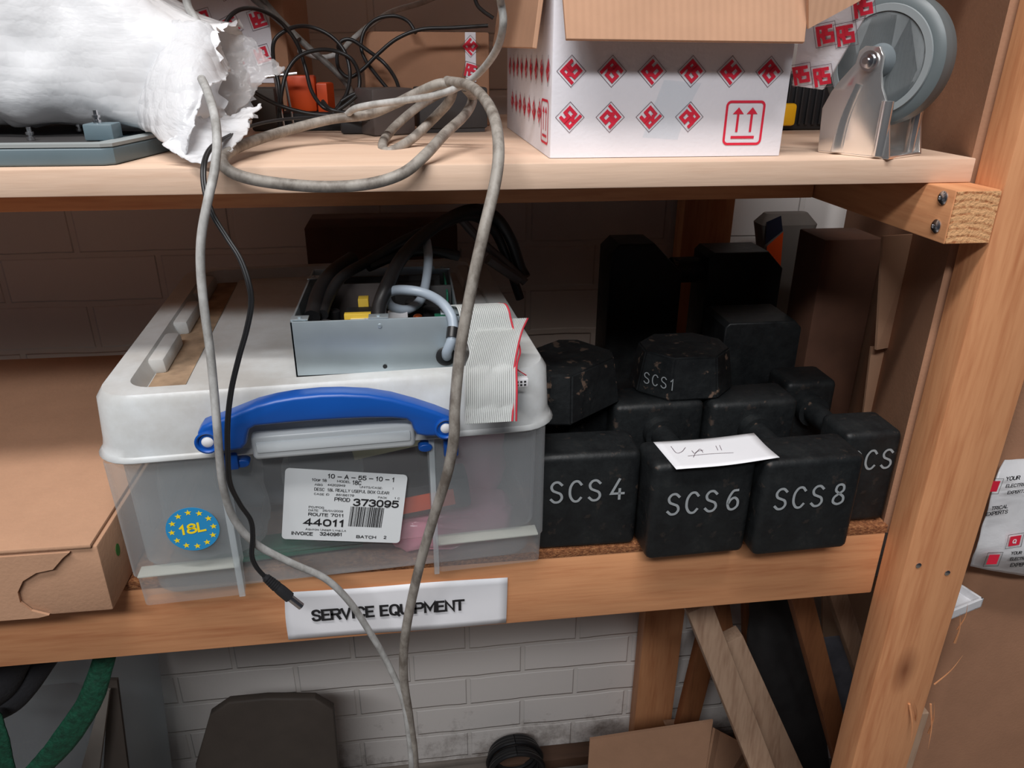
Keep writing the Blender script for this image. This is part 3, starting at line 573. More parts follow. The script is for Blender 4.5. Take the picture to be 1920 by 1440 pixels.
def weight(x0, x1, y0, mark, rot, label, mx=.35, my=.45, mh=.036, back=.295, bar_z=.122):
    r = thing('test_weight', label, 'weight', ((x0+x1)/2, y0+back/2, ZL), 'black cast iron test weights on the lower shelf')
    cx = (x0+x1)/2; f = rotz((cx, y0, ZL), rot); hw = (x1-x0)/2
    b = MB(f); b.box(-hw, hw, 0, .085, 0.0006, H_, bev=.012, seg=4); fb = b.build('front_block', 'black_iron', r)
    b = MB(f); b.box(-hw, hw, back-.085, back, 0.0006, H_, bev=.012, seg=4); b.build('rear_block', 'black_iron', r)
    b = MB(f); b.tube([(0, .07, bar_z), (0, back-.07, bar_z)], .0205, n=20, sub=4); b.tube([(0, back-.105, bar_z), (0, back-.08, bar_z)], .03, n=20, sub=2); b.build('bar_handle', 'black_iron', r)
    m = MB(F(f((0, 0, 0)), f.x, (0, 0, 1), -f.y)); marks(m, mark, -hw+mx*2*hw, my*H_, mh); m.build('stamped_lettering', 'silver_ink', fb, smooth=False)
    return r
weight(.1735, .338, .997, 'SCS 4', -1, 'black iron bar weight stamped SCS 4 beside the clear storage box', .12, .53, .036)
weight(.3425, .509, .952, 'SCS 6', 1.5, 'black iron bar weight stamped SCS 6 with a paper note on top', .155, .50, .036)
weight(.516, .682, .941, 'SCS 8', 1.5, 'black iron bar weight stamped SCS 8 right of the paper note', .13, .52, .036)
weight(.687, .7885, 1.012, 'SCS', 0, 'black iron bar weight stamped SCS half hidden behind the right post', .12, .62, .034)
def block_weight(name_loc, rot, hw, d, h, ch, label, mark=None, zb=0.):
    r = thing('test_weight', label, 'weight', name_loc, 'chamfered black iron weights stacked behind')
    f = rotz(name_loc, rot); b = MB(f); pts = [(-hw+ch, 0), (hw-ch, 0), (hw, ch), (hw, d-ch), (hw-ch, d), (-hw+ch, d), (-hw, d-ch), (-hw, ch)]
    t = bmesh.new(); k = .86
    A = [t.verts.new((p[0], p[1], 0)) for p in pts]; B = [t.verts.new((p[0]*k, d/2+(p[1]-d/2)*k, h)) for p in pts]
    t.faces.new(A[::-1]); t.faces.new(B)
    for i in range(8): t.faces.new((A[i], A[(i+1) % 8], B[(i+1) % 8], B[i]))
    bmesh.ops.bevel(t, geom=list(t.edges), offset=.003, segments=2, affect='EDGES'); b.merge(t); bb = b.build('weight_block', 'black_iron', r)
    if mark:
        P = f((-hw, ch, .0)); Q = f((-hw+ch, 0, 0)); dx = (Q-P).normalized(); n_ = V((dx.y, -dx.x, 0)); U = (V((0, 0, 1))-n_*.02).normalized()
        m = MB(F(P+V((0, 0, .012))-n_*.0, dx, (0, 0, 1), n_)); m.f.O = m.f.O+V((.004, .004, 0)); marks(m, mark, .012, .01, .020, .004, .05); m.build('stamped_lettering', 'silver_ink', bb, smooth=False)
    return r
ZR = ZL+H_+.001
block_weight((.482, 1.168, ZR), 0, .092, .15, .078, .047, 'black chamfered iron weight stacked behind the paper note', 'SCS1')
block_weight((.296, 1.135, ZR), 38, .095, .15, .085, .03, 'black chipped iron weight stacked beside the storage box lid')
def bar_block(x0, x1, y0, y1, z0, z1, c, label):
    r = thing('iron_block', label, 'weight', ((x0+x1)/2, (y0+y1)/2, z0), 'large dark iron weights at the back of the lower shelf')
    b = MB(F((0, y0, 0), (1, 0, 0), (0, 0, 1), (0, 1, 0))); b.prism([(x0, z0), (x1, z0), (x1, z1-c), (x1-c, z1), (x0+c*.3, z1), (x0, z1-c*.3)], 0, y1-y0, bev=.004); b.build('weight_block', 'black_iron', r); return r
bar_block(.43, .60, 1.60, 1.70, ZL+.0006, -.385, .07, 'tall dark iron block at the back left of the weights')
bar_block(.66, .84, 1.60, 1.70, ZL+.0006, -.41, .04, 'tall dark iron block at the back right under the bearer')
b = MB(); b.tube([(.59, 1.65, -.46), (.67, 1.65, -.46)], .03, n=16, sub=3); tag(b.build('iron_bar', 'black_iron'), 'dark round iron bar joining the two tall blocks at the back', 'bar')
bar_block(.62, .80, 1.38, 1.50, ZL+.0006, -.50, .03, 'low dark iron block in the shadow behind the stamped weights')
# paper note on top of the weight
pz = ZL+H_+.0015
PN = [[atz(1225, 829, pz), atz(1320, 823, pz), atz(1413, 815, pz)], [atz(1246, 854, pz), atz(1340, 848, pz), atz(1436, 838, pz)], [atz(1268, 880, pz), atz(1365, 872, pz), atz(1461, 862, pz)]]
PN[2][0].z += .000; PN[0][2].z += .003; PN[2][2].z += .004; PN[1][2].z += .002
b = MB(); b.sheet(PN, 12, 8); pn = tag(b.build('paper_note', 'paper', solid=.0004, ang=80), 'small white paper note with pencil writing lying on a black weight', 'paper')
ink = MB(F((0, 0, pz+.0012), (1, 0, 0), (0, 1, 0)))
def pzp(px, py): q = atz(px, py, pz); return (q.x, q.y)
for st in ([(1258, 838), (1268, 850), (1278, 848), (1285, 840)], [(1297, 846), (1303, 851), (1312, 843), (1318, 849)], [(1300, 858), (1306, 848), (1318, 845)], [(1342, 837), (1346, 845)], [(1349, 836), (1353, 845)], [(1290, 856), (1330, 852), (1375, 850)]):
    ink.stroke([pzp(*p) for p in st], .0004, 0)
ink.build('pencil_writing', 'grey_ink', pn, smooth=False)

# ================================================================ clear storage box
TH = 3.5; BO = V((-.12, .95, ZL)); fb_ = rotz(BO, TH)
def lf(px, py, ly):   # box-local (x, z) of a point on a vertical plane y = ly of the box
    q = atp(px, py, fb_((0, ly, 0)), fb_.y)-BO; return (q.dot(fb_.x), q.z)
sb = thing('storage_box', 'clear lidded plastic storage box with a blue handle on the lower shelf', 'storage box', fb_((0, .33, 0)))
b = MB(fb_)
b.rings([(-.280, .280, .030, .632, .03, .0008), (-.286, .286, .026, .636, .035, .006), (-.288, .288, .024, .638, .035, .055), (-.293, .293, .020, .642, .035, .06), (-.296, .296, .018, .644, .035, .25)], cap0=True, cap1=False)
# raised corner pillars on the front
for x0, x1 in ((-.302, -.152), (.128, .300)):
    b.rings([(x0+.006, x1-.004, .006, .03, .008, .0008), (x0+.004, x1-.002, .004, .03, .010, .05), (x0, x1, .001, .03, .010, .056), (x0-.003, x1, -.001, .03, .010, .243)], cap0=False, cap1=False, n=4)
tub = b.build('tub', 'frosted_tub', sb)
for x0, x1 in ((-.296, -.157), (.133, .292)):
    b = MB(fb_); b.box(x0, x1, .003, .028, .052, .055, bev=.001); b.build('foot_ledge', 'frosted_cream', tub)
b = MB(fb_)
b.rings([(-.318, .318, -.008, .668, .055, .243), (-.312, .312, -.002, .662, .05, .249), (-.310, .310, 0, .66, .05, .262), (-.307, .307, .003, .657, .05, .322), (-.300, .300, .010, .650, .045, .333), (-.268, .268, .030, .628, .035, .334), (-.258, .258, .036, .622, .03, .309), (-.204, .204, .038, .620, .012, .308), (-.199, .199, .044, .614, .012, .316)], cap1=True)
lid = b.build('lid', 'frosted_lid', sb, solid=.003)
for s_ in (-1, 1):
    for k in range(3): 
        b = MB(fb_); y0 = .14+k*.17; b.box(min(s_*.268, s_*.240), max(s_*.268, s_*.240), y0, y0+.12, .309, .333, bev=.006, tx=.002); b.build('lid_lug', 'frosted_lid', lid)
b = MB(fb_); b.sheet([[(-.256, .04, .3105), (-.206, .04, .3105)], [(-.256, .33, .3105), (-.206, .33, .3105)], [(-.256, .62, .3105), (-.206, .62, .3105)]], 4, 20); b.build('dust', 'dirt', lid)
for x0, x1 in ((-.162, -.153), (.127, .135)):
    b = MB(fb_); b.box(x0, x1, -.0035, .0, .004, .240, bev=.0012); b.build('pillar_rib', 'frosted_rib', tub)
# front latch tab
t0, t1, t2, t3 = lf(468, 812, -.012), lf(777, 795, -.012), lf(777, 842, -.012), lf(468, 858, -.012)
b = MB(fb_); zt = (t0[1]+t1[1])/2; zb_ = (t2[1]+t3[1])/2
b.box(t0[0], t1[0], -.016, .004, zb_, zt, bev=.007, seg=4); b.box(t0[0]+.006, t1[0]-.006, -.019, .0, zb_+.012, zt-.01, bev=.003); b.build('latch_tab', 'frosted_tab', lid)
# handle
hp = [(367, 830), (369, 815), (377, 803), (392, 797), (418, 788), (440, 779), (480, 763), (515, 754), (550, 748), (600, 743), (640, 742), (690, 744), (735, 751), (780, 763), (820, 776), (848, 787), (858, 796), (861, 806), (856, 817), (842, 822), (800, 822), (782, 819), (775, 808), (771, 797), (762, 790), (735, 788), (690, 788), (640, 790), (590, 793), (540, 797), (500, 801), (478, 803), (467, 809), (463, 820), (461, 836), (453, 846), (436, 849), (395, 853), (378, 849), (369, 841)]
hf = F(fb_((0, -.028, 0)), fb_.x, (0, 0, 1), -fb_.y)
b = MB(hf); b.prism([lf(x, y, -.04) for x, y in hp], -.022, .008, bev=.005); hd = b.build('handle', 'blue_plastic', sb)
for px, py in ((389, 829), (836, 803)):
    c = lf(px, py, -.036); f = F(hf((c[0], c[1], .008)), hf.x, hf.y, hf.z)
    b = MB(f); b.lathe([(.0152, -.002), (.0158, .0025), (.0135, .0035), (.0118, .002), (.0105, -.0035)], 28); b.build('pivot_ring', 'blue_plastic', hd)
    b = MB(f); b.lathe([(.0075, -.002), (.0075, .0005), (.005, .0022), (.0001, .0024)], 20); b.build('pivot_pin', 'white_plastic', hd)
for pts in (((430, 850), (430, 875)), ((842, 822), (842, 850))):
    a = lf(*pts[0], .0); c = lf(*pts[1], .0); b = MB(fb_); b.box(a[0]-.009, a[0]+.012, -.012, .0, c[1], a[1]+.004, bev=.003); b.build('handle_clip', 'blue_plastic', hd)
for px, py in ((455, 865), (797, 836)):
    a = lf(px, py, .0); b = MB(F(fb_((0, -.004, 0)), fb_.x, (0, 0, 1), -fb_.y)); b.prism([(a[0]+.010*math.cos(q*math.pi/8), a[1]+.006*math.sin(q*math.pi/8)) for q in range(16)], -.012, .004, bev=.0015); b.build('clip_button', 'blue_plastic', hd)
# shipping label
lo = V((0, 0, 0)); ly = .014
A, B_, C_, D_ = lf(528, 1010, ly), lf(749, 1018, ly), lf(761, 881, ly), lf(535, 877, ly)
ex = V((B_[0]-A[0], B_[1]-A[1], 0)); ey = V((D_[0]-A[0], D_[1]-A[1], 0)); LWd, LHt = ex.length, ey.length
wx = (fb_.x*ex.x+V((0, 0, 1))*ex.y).normalized(); wy = (fb_.x*ey.x+V((0, 0, 1))*ey.y).normalized()
f = F(fb_((A[0], ly, A[1])), wx, wy, -fb_.y)
b = MB(f); rr = .006; q = []
for cx, cy, a0 in ((LWd-rr, LHt-rr, 0), (rr, LHt-rr, 90), (rr, rr, 180), (LWd-rr, rr, 270)):
    for k in range(5): a = math.radians(a0+22.5*k); q.append((cx+rr*math.cos(a), cy+rr*math.sin(a)))
b.prism(q, 0, .0006); lb = b.build('shipping_label', 'label_paper', sb)
t = MB(f)
def LT(s_, x0, y, h, x1, bold=0.): t.text(s_, x0*LWd, (1-y)*LHt, h*LHt, (x1-x0)*LWd, z=.0010, bold=bold)
# positions as fractions of the label
LT('10 – A – 55 – 10 – 1', .34, .105, .062, .895, .015); LT('10of 18', .215, .155, .038, .335, .01); LT('MODEL', .42, .155, .032, .53, .01); LT('18C', .545, .175, .06, .62, .01)
LT('ABG', .24, .215, .028, .305, .008); LT('44202949', .345, .21, .030, .49, .01); LT('UNITS/CASE:', .61, .215, .028, .80, .008); LT('1', .885, .215, .03, .893, .01)
LT('DESC  18L REALLY USEFUL BOX CLEAR', .24, .285, .042, .86, .004); LT('CASE ID', .24, .345, .028, .365, .01); LT('86186179', .42, .343, .030, .57, .01); LT('PACK', .77, .35, .028, .845, .008); LT('1 C', .91, .35, .028, .955, .01)
LT('PROD', .41, .42, .055, .54, .01); LT('373095', .565, .475, .105, .955, .022)
LT('PO/POG', .205, .535, .030, .33, .008); LT('DATE', .205, .58, .030, .285, .008); LT('26/01/2009', .32, .575, .028, .49, .01); LT('ROUTE 7011', .205, .645, .045, .50, .02)
LT('44011', .17, .79, .105, .515, .025); LT('Ashton Under Lyne,La', .19, .855, .030, .53, .008); LT('INVOICE', .075, .93, .05, .255, .02); LT('3240981', .31, .925, .05, .50, .02); LT('BATCH', .62, .945, .045, .79, .02); LT('2', .855, .94, .045, .88, .02)
rnd = random.Random(3); xb = .545
while xb < .825:
    w_ = rnd.choice((.003, .004, .006, .010)); 
    t.face([t.v((xx_*LWd, yy_*LHt, .001)) for xx_, yy_ in ((xb-.002, .225), (xb-.002+w_, .225), (xb+.006+w_, .515), (xb+.006, .515))]); xb += w_+rnd.choice((.003, .004, .006))
t.build('printed_text', 'black_ink', lb, smooth=False)
# round sticker
c = lf(362, 991, -.001); f = F(fb_((c[0], -.0025, c[1])), fb_.x, (0, 0, 1), -fb_.y); rs_ = .0355
b = MB(f); b.prism([(rs_*math.cos(k*math.pi/24), rs_*math.sin(k*math.pi/24)) for k in range(48)], 0, .0006); st = b.build('round_sticker', 'sticker_blue', sb)
t = MB(f)
for k in range(12):
    a = math.radians(90+30*k+4); cx, cy = rs_*.79*math.cos(a), rs_*.79*math.sin(a)
    t.face([t.v((cx+(.0049 if j % 2 == 0 else .002)*math.sin(j*math.pi/5), cy+(.0049 if j % 2 == 0 else .002)*math.cos(j*math.pi/5), .001)) for j in range(10)])
f2 = F(f((-.0185, -.0085, 0)), (f.x+V((0, 0, .12))), f.y, f.z); t.text('18L', 0, 0, .0165, .037, z=.001, bold=.02, f=f2); t.build('printed_stars', 'sticker_yellow', st, smooth=False)

# things inside the storage box
def blob(name, mat, x0, x1, y0, y1, z0, z1, label, cat, amp=.01, fr=14, seed=1, solid=0., grp=None):
    t = bmesh.new(); bmesh.ops.create_icosphere(t, subdivisions=4, radius=1)
    for v in t.verts:
        p = v.co; q = V([math.copysign(abs(c)**.55, c) for c in p]); q = V(((x0+x1)/2+q.x*(x1-x0)/2, (y0+y1)/2+q.y*(y1-y0)/2, (z0+z1)/2+q.z*(z1-z0)/2))
        v.co = q+noise.noise_vector(q*fr+V((seed, 0, 0)))*amp+noise.noise_vector(q*fr*3+V((seed, 0, 0)))*amp*.5
        v.co.z = max(v.co.z, .004)
    m = MB(fb_); m.merge(t); return tag(m.build(name, mat, smooth=True, ang=60), label, cat, grp)
blob('bubble_pouch', 'pink_bag', .04, .265, .045, .15, .01, .072, 'pink bubble plastic pouch lying low inside the clear box', 'pouch', .012, 22, 1)
blob('bubble_pouch', 'pink_bag', .165, .265, .115, .28, .03, .235, 'pink bubble plastic pouch standing upright inside the clear box', 'pouch', .010, 20, 4)
blob('plastic_bag', 'clear_bag', -.09, .03, .065, .14, .03, .20, 'crumpled clear plastic bag in the middle of the clear box', 'bag', .008, 30, 2)
blob('plastic_bag', 'clear_bag', -.27, -.12, .055, .14, .03, .22, 'crumpled clear plastic bag at the left inside the clear box', 'bag', .010, 30, 3)
blob('antistatic_bag', 'silver_bag', -.22, .12, .165, .30, .03, .19, 'dark grey antistatic bag filling the middle of the clear box', 'bag', .012, 12, 5)
blob('antistatic_bag', 'silver_bag', -.10, .235, .34, .50, .03, .225, 'large dark grey bag at the back right of the clear box', 'bag', .014, 10, 6)
b = MB(rotz(fb_((-.06, .075, .012)), 6)); b.box(-.17, .08, 0, .06, 0, .006, bev=.001); b.box(-.10, .06, .01, .05, .006, .012, bev=.002); tag(b.build('circuit_board', 'pcb_green'), 'green circuit board lying flat at the bottom of the clear box', 'circuit board')
md = thing('relay_module', 'black electronic module with an orange panel inside the clear box', 'module', fb_((.10, .08, .078)))
fm = F(fb_((.045, .046, .072)), (fb_.x+V((0, 0, .11))), fb_.y); b = MB(fm); b.box(0, .15, 0, .05, 0, .055, bev=.006); b.build('module_body', 'black_plastic', md)
b = MB(fm); b.box(.035, .125, -.003, .0, .012, .04, bev=.001); b.build('orange_panel', 'orange', md)
b = MB(F(fb_((.02, .045, .19)), (fb_.x+V((0, 0, .16))), fb_.y)); b.box(0, .10, 0, .04, 0, .016, bev=.001); tag(b.build('card_strip', 'cream'), 'cream card strip behind the blue handle inside the clear box', 'card')

# ================================================================ open power supply on the lid
PZ = ZL+.3182; px0, px1, py0, py1, pz1 = -.176, .0595, 1.018, 1.30, -.342
ps = thing('power_supply', 'open galvanised metal power supply tray of electronics on the storage box lid', 'power supply', (-.06, 1.16, PZ))
f = F((0, 0, 0)); b = MB()
def pq(*pts, t=.003): slab(b, *pts, t)
b.box(px0, px1, py0, py0+.003, PZ, pz1, bev=.0006); b.box(px0, px0+.003, py0, py1, PZ, pz1, bev=.0006); b.box(px1-.003, px1, py0, py1, PZ, pz1-.006, bev=.0006); b.box(px0, px1, py1-.003, py1, PZ, pz1, bev=.0006); b.box(px0, px1, py0, py1, PZ, PZ+.003, bev=.0006)
tray = b.build('metal_tray', 'zinc', ps)
for cx, cy, w_ in ((px0+.012, py0+.012, .024), (-.055, py0+.008, .028), (px1-.014, py0+.016, .026), (px1-.014, py1-.02, .026), (px0+.008, py1-.06, .018)):
    b = MB(); b.box(cx-w_/2, cx+w_/2, cy-.008, cy+.010, pz1, pz1+.0022, bev=.0005); b.lathe([(.003, 0), (.003, .003), (.0012, .0034)], 12, F((cx, cy, pz1+.001))); b.build('lip_tab', 'zinc', tray)
bh = MB(F((0, py0-.0002, 0), (1, 0, 0), (0, 0, 1), (0, -1, 0)))
c = at(722, 687, py0); bh.prism([(c.x+.0032*math.cos(k*math.pi/8), c.z+.0032*math.sin(k*math.pi/8)) for k in range(16)], 0, .0004)
bh.build('screw_hole', 'black_ink', tray)
bh = MB(F((0, py0-.0002, 0), (1, 0, 0), (0, 0, 1), (0, -1, 0))); c = at(712, 611, py0); bh.lathe([(.0035, 0), (.003, .001), (.0005, .0016)], 14, F((c.x, py0, c.z), (1, 0, 0), (0, 0, 1), (0, -1, 0))); bh.build('rivet', 'zinc', tray)
b = MB(); b.box(px0+.006, px1-.006, py0+.006, py1-.006, PZ+.010, PZ+.013); pcb = b.build('circuit_board', 'pcb', ps)
z0 = PZ+.013
def comp(name, mat, cx, cy, w_, d_, h, bev=.001, lab=None):
    m = MB(); m.box(cx-w_/2, cx+w_/2, cy-d_/2, cy+d_/2, z0, z0+h, bev=bev); o = m.build(name, mat, pcb)
    if lab: plabel(o, lab)
    return o
def cyl(name, mat, cx, cy, r, h, lab=None):
    m = MB(F((cx, cy, z0))); m.lathe([(r, 0), (r, h-.002), (r-.002, h), (r*.5, h+.0006), (.0001, h)], 20); o = m.build(name, mat, pcb)
    if lab: plabel(o, lab)
    return o
comp('transformer', 'dull_black', -.088, 1.115, .042, .05, .050); comp('transformer_tape', 'yellow_tape', -.088, 1.085, .040, .012, .058, .001, 'yellow taped winding'); comp('component_label', 'cream', -.084, 1.077, .030, .004, .052)
comp('transformer_tape', 'yellow_tape', -.083, 1.15, .016, .02, .062, .001, 'small yellow taped coil')
cyl('capacitor', 'dull_black', -.138, 1.065, .017, .052); cyl('capacitor', 'deep_red', -.112, 1.06, .009, .040, 'dark red capacitor'); cyl('capacitor', 'black_plastic', -.15, 1.12, .013, .055); cyl('capacitor', 'black_plastic', -.128, 1.13, .010, .05)
comp('relay', 'deep_red', -.066, 1.05, .020, .014, .050, .001, 'small red relay'); comp('terminal_block', 'white_plastic', -.072, 1.06, .012, .012, .056)
comp('heat_sink', 'psu_grey', -.10, 1.20, .10, .004, .070); comp('heat_sink', 'dark_grey', -.146, 1.16, .004, .06, .066); comp('heat_sink', 'dark_grey', .030, 1.17, .05, .006, .072)
comp('connector', 'white_plastic', -.030, 1.105, .030, .012, .052); comp('connector', 'white_plastic', -.055, 1.14, .012, .01, .075)
for k in range(7): cyl('resistor', 'cream' if k % 2 else 'dull_black', -.035+.008*k, 1.06+.004*(k % 3), .003, .047)
cyl('inductor_coil', 'copper', .0, 1.085, .007, .052, 'copper wound coil'); cyl('capacitor', 'dull_black', .022, 1.13, .014, .05); cyl('capacitor', 'dull_black', -.005, 1.15, .014, .055); comp('transformer', 'dull_black', .0, 1.22, .06, .05, .06)
comp('heat_sink', 'dark_grey', -.04, 1.25, .16, .006, .068); comp('component_label', 'white_plastic', .012, 1.06, .03, .01, .050); comp('choke', 'dull_black', -.02, 1.19, .03, .03, .06); comp('terminal_block', 'pcb_green', .035, 1.08, .02, .03, .05)
comp('upright_board', 'pcb_green', .048, 1.21, .003, .12, .066)
# leads of the power supply
g = MB(); g.tube([at(838, 668, py0-.004), at(838, 660, py0-.02), at(846, 640, py0-.022), at(850, 615, py0-.012), at(845, 590, py0+.0), at(826, 566, py0+.02), at(796, 550, py0+.04), at(765, 544, py0+.05), at(738, 545, py0+.07), at(724, 556, py0+.08), at(735, 575, py0+.085), at(765, 580, py0+.09), at(790, 560, 1.13), at(800, 520, 1.16), at(803, 480, 1.19), at(800, 452, 1.24)], .0072, n=14, sub=6); g.build('grey_lead', 'grey_pvc', ps)
c = at(836, 667, py0); g = MB(F((c.x, py0, c.z), (1, 0, 0), (0, 0, 1), (0, -1, 0))); g.lathe([(.0092, -.002), (.014, -.001), (.0145, .003), (.012, .0045), (.0092, .0045)], 28); g.build('grommet', 'black_rubber', ps)
c1, c2 = at(847, 634, py0-.0225), at(849, 615, py0-.013); g = MB(); g.tube([c1, c2], .0082, n=14, sub=3); g.build('cable_sleeve', 'black_rubber', ps)
g = MB()
g.tube([at(708, 598, py0+.03), at(712, 570, py0+.05), at(728, 530, py0+.08), at(752, 485, 1.16), at(790, 445, 1.22), at(840, 410, 1.28), at(890, 393, 1.33), at(930, 408, 1.36), at(958, 450, 1.37), at(975, 500, 1.37), at(985, 520, 1.36)], .0105, n=14, sub=6)
g.tube([at(605, 590, py0+.06), at(615, 560, 1.12), at(640, 520, 1.16), at(690, 490, 1.22), at(760, 450, 1.26), at(830, 420, 1.30), at(880, 405, 1.33), at(920, 425, 1.36), at(945, 470, 1.38), at(965, 530, 1.38), at(975, 560, 1.38)], .0085, n=12, sub=6)
g.tube([at(585, 595, py0+.05), at(600, 545, 1.14), at(625, 510, 1.2), at(660, 485, 1.25)], .012, n=12, sub=5)
g.tube([at(690, 500, 1.22), at(740, 480, 1.25), at(800, 470, 1.27), at(860, 480, 1.28)], .009, n=12, sub=5)
g.build('black_lead', 'black_rubber', ps)
g = MB(); g.tube([at(855, 400, 1.33), at(900, 450, 1.36), at(950, 495, 1.36), at(985, 530, 1.35)], .008, n=10, sub=5); g.tube([at(915, 485, 1.34), at(945, 505, 1.35), at(975, 525, 1.35)], .010, n=10, sub=4); g.build('earth_lead', 'psu_grey', ps)
# ribbon cable
def ribbon(path, wdir, w_, name='ribbon_band', n=26):
    P = spline([V(p) for p in path], 8); m = MB(); r = MB(); k = w_/n
    for j in range(n):
        tgt = r if j >= n-1 else m
        for side in (0,):
            rows = []
            for i, p in enumerate(P):
                wd = V(wdir(i/(len(P)-1))).normalized(); T = (P[min(i+1, len(P)-1)]-P[max(i-1, 0)]).normalized(); nn = T.cross(wd).normalized()
                a = p+wd*(k*j); rows.append([a-nn*k*.02, a+wd*k*.12+nn*k*.3, a+wd*k*.45+nn*k*.55, a+wd*k*.78+nn*k*.3, a+wd*k*.9, a+wd*k*.78-nn*k*.3, a+wd*k*.45-nn*k*.55, a+wd*k*.12-nn*k*.3])
            rows = [[tgt.bm.verts.new(q) for q in R] for R in rows]
            for A1, B1 in zip(rows, rows[1:]):
                for q in range(8): tgt.face((A1[q], A1[(q+1) % 8], B1[(q+1) % 8], B1[q]))
    return m, r
rp = [at(838, 574, 1.075), at(850, 574, 1.05), at(858, 580, 1.0), at(868, 620, .975), at(880, 660, .955), at(872, 690, .93), at(871, 740, .905), at(871, 795, .90)]
def wd1(t): return (1, .03, .0) if t < .35 else (1, .05, -.02-.0*t)
m1, r1 = ribbon(rp, wd1, .072)
rp2 = [at(871, 795, .895), at(874, 750, .906), at(875, 700, .925), at(882, 660, .945), at(892, 625, .97), at(905, 600, 1.0)]
m2, r2 = ribbon(rp2, lambda t: (1, .05, -.02), .066)
rp3 = [at(900, 598, 1.01), at(915, 610, .99), at(922, 650, .975), at(928, 690, .965), at(950, 708, .962)]
m3, r3 = ribbon(rp3, lambda t: (1, .10, .05) if t < .6 else (1, .1, .02), .030, n=10)
rb = thing('ribbon_cable', 'flat grey ribbon cable with a red edge hanging over the storage box rim', 'ribbon cable', at(905, 795, .93))
for k, (m, r) in enumerate(((m1, r1), (m2, r2), (m3, r3))):
    m.build('ribbon_band', 'ribbon', rb); plabel(r.build('red_wire', 'ribbon_red', rb), 'red edge wire')
c = atz(968, 711, PZ+.012); b = MB(rotz((c.x, c.y, PZ+.002), 3)); b.box(-.014, .016, -.006, .006, 0, .012, bev=.0008); cn = b.build('connector', 'white_plastic', rb)
b = MB(rotz((c.x, c.y, PZ+.002), 3))
for i in range(5):
    for j in range(2): b.box(-.0115+i*.0053, -.0085+i*.0053, -.0066, -.0058, .0022+j*.0048, .0046+j*.0048)
b.build('socket_holes', 'black_ink', cn, smooth=False)
# brown box behind the power supply
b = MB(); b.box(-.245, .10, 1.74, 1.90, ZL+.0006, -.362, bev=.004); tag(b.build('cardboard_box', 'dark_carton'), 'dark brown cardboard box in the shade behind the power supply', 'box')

# ================================================================ flat brown carton at left
fc = thing('cardboard_box', 'flat brown mailing box with a tucked tab left of the storage box', 'box', (-.75, 1.3, ZL))
fr = rotz((-.4485, .938, ZL+.0008), 0); hb = .112
# footprint: front edge leaves to the left, side edge leaves to the back left
cr = V((-.4575, .934, 0)); sd = V((-.02, 1.0, 0)).normalized()
fcx = F((cr.x, cr.y, ZL+.0008), (1, .0, 0), (0, 1, 0))
b = MB(fcx); b.box(-.80, 0, 0, .74, 0, hb, bev=.003); bo = b.build('box_base', 'cardboard', fc)
b = MB(fcx); b.box(-.80, -.006, -.004, .74, hb-.001, hb+.006, bev=.0025)
b.build('box_lid', 'cardboard', fc)
q = [(-.006, .098), (-.012, .101), (-.03, .100), (-.048, .094), (-.062, .082), (-.085, .078), (-.105, .066), (-.116, .048), (-.117, .030), (-.106, .014), (-.085, .004), (-.05, .0008), (-.006, .0008)]
b = MB(F(fcx((0, -.0016, 0)), (1, 0, 0), (0, 0, 1), (0, -1, 0))); b.prism([(-.80, .0008), (-.80, .108), (-.035, .108), (-.045, .100)]+q[4:-2]+[(-.10, .0008)], 0, .004)
b.build('tuck_flap', 'cardboard', fc, smooth=False)
b = MB(F(fcx((.0004, 0, 0)), (0, 1, 0), (0, 0, 1), (1, 0, 0))); b.prism([(.055+.007*math.cos(k*math.pi/8), .066+.010*math.sin(k*math.pi/8)) for k in range(16)], 0, .0005); b.build('green_mark', 'green_ink', bo)

# ================================================================ upper shelf, left
bt_ = thing('metal_plate', 'blue-grey metal base plate with mounting studs under the bubble-wrapped parcel', 'metal plate', (-.7, 1.2, ZT))
out = [(-1.3, 1.022), (-.378, 1.022), (-.366, 1.030), (-.335, 1.20), (-.335, 1.44), (-1.3, 1.44)]
b = MB(); b.prism(out, ZT+.0006, ZT+.022, bev=.003); b.build('base_plate', 'tray_grey', bt_)
b = MB(); ci = V((-.82, 1.23, 0))
o1 = [V((p[0], p[1], 0)) for p in out]; i1 = [V((-1.27, 1.045, 0)), V((-.395, 1.045, 0)), V((-.388, 1.05, 0)), V((-.358, 1.20, 0)), V((-.358, 1.41, 0)), V((-1.27, 1.41, 0))]
zz = ZT+.028
for k in range(6):
    a, c = o1[k], o1[(k+1) % 6]; d, e_ = i1[(k+1) % 6], i1[k]
    slab(b, (a.x, a.y, ZT+.0225), (c.x, c.y, ZT+.0225), (d.x, d.y, ZT+.0225), (e_.x, e_.y, ZT+.0225), .004)
b.build('rim_strip', 'tray_rim', bt_, smooth=False)
b = MB(); b.box(-1.25, -.40, 1.06, 1.40, ZT+.0225, ZT+.024); b.build('inner_panel', 'dark_grey', bt_, smooth=False)  # flat dark grey panel inside the rim
for px, py, yy, post in ((190, 262, 1.085, 1), (232, 242, 1.26, 1), (55, 250, 1.085, 0), (150, 245, 1.20, 0)):
    c = at(px, py, yy); z_ = ZT+.045 if post else ZT+.0245
    if post: b = MB(); b.box(c.x-.018, c.x+.018, yy-.006, yy+.03, ZT+.0245, ZT+.045, bev=.002); b.build('mounting_post', 'tray_grey', bt_)
    b = MB(F((c.x-.004, yy+.01, z_))); b.lathe([(.005, 0), (.005, .004), (.003, .004), (.003, .007), (.005, .007), (.005, .010), (.003, .010), (.003, .016), (.0001, .016)], 12); b.build('stud_bolt', 'steel', bt_)
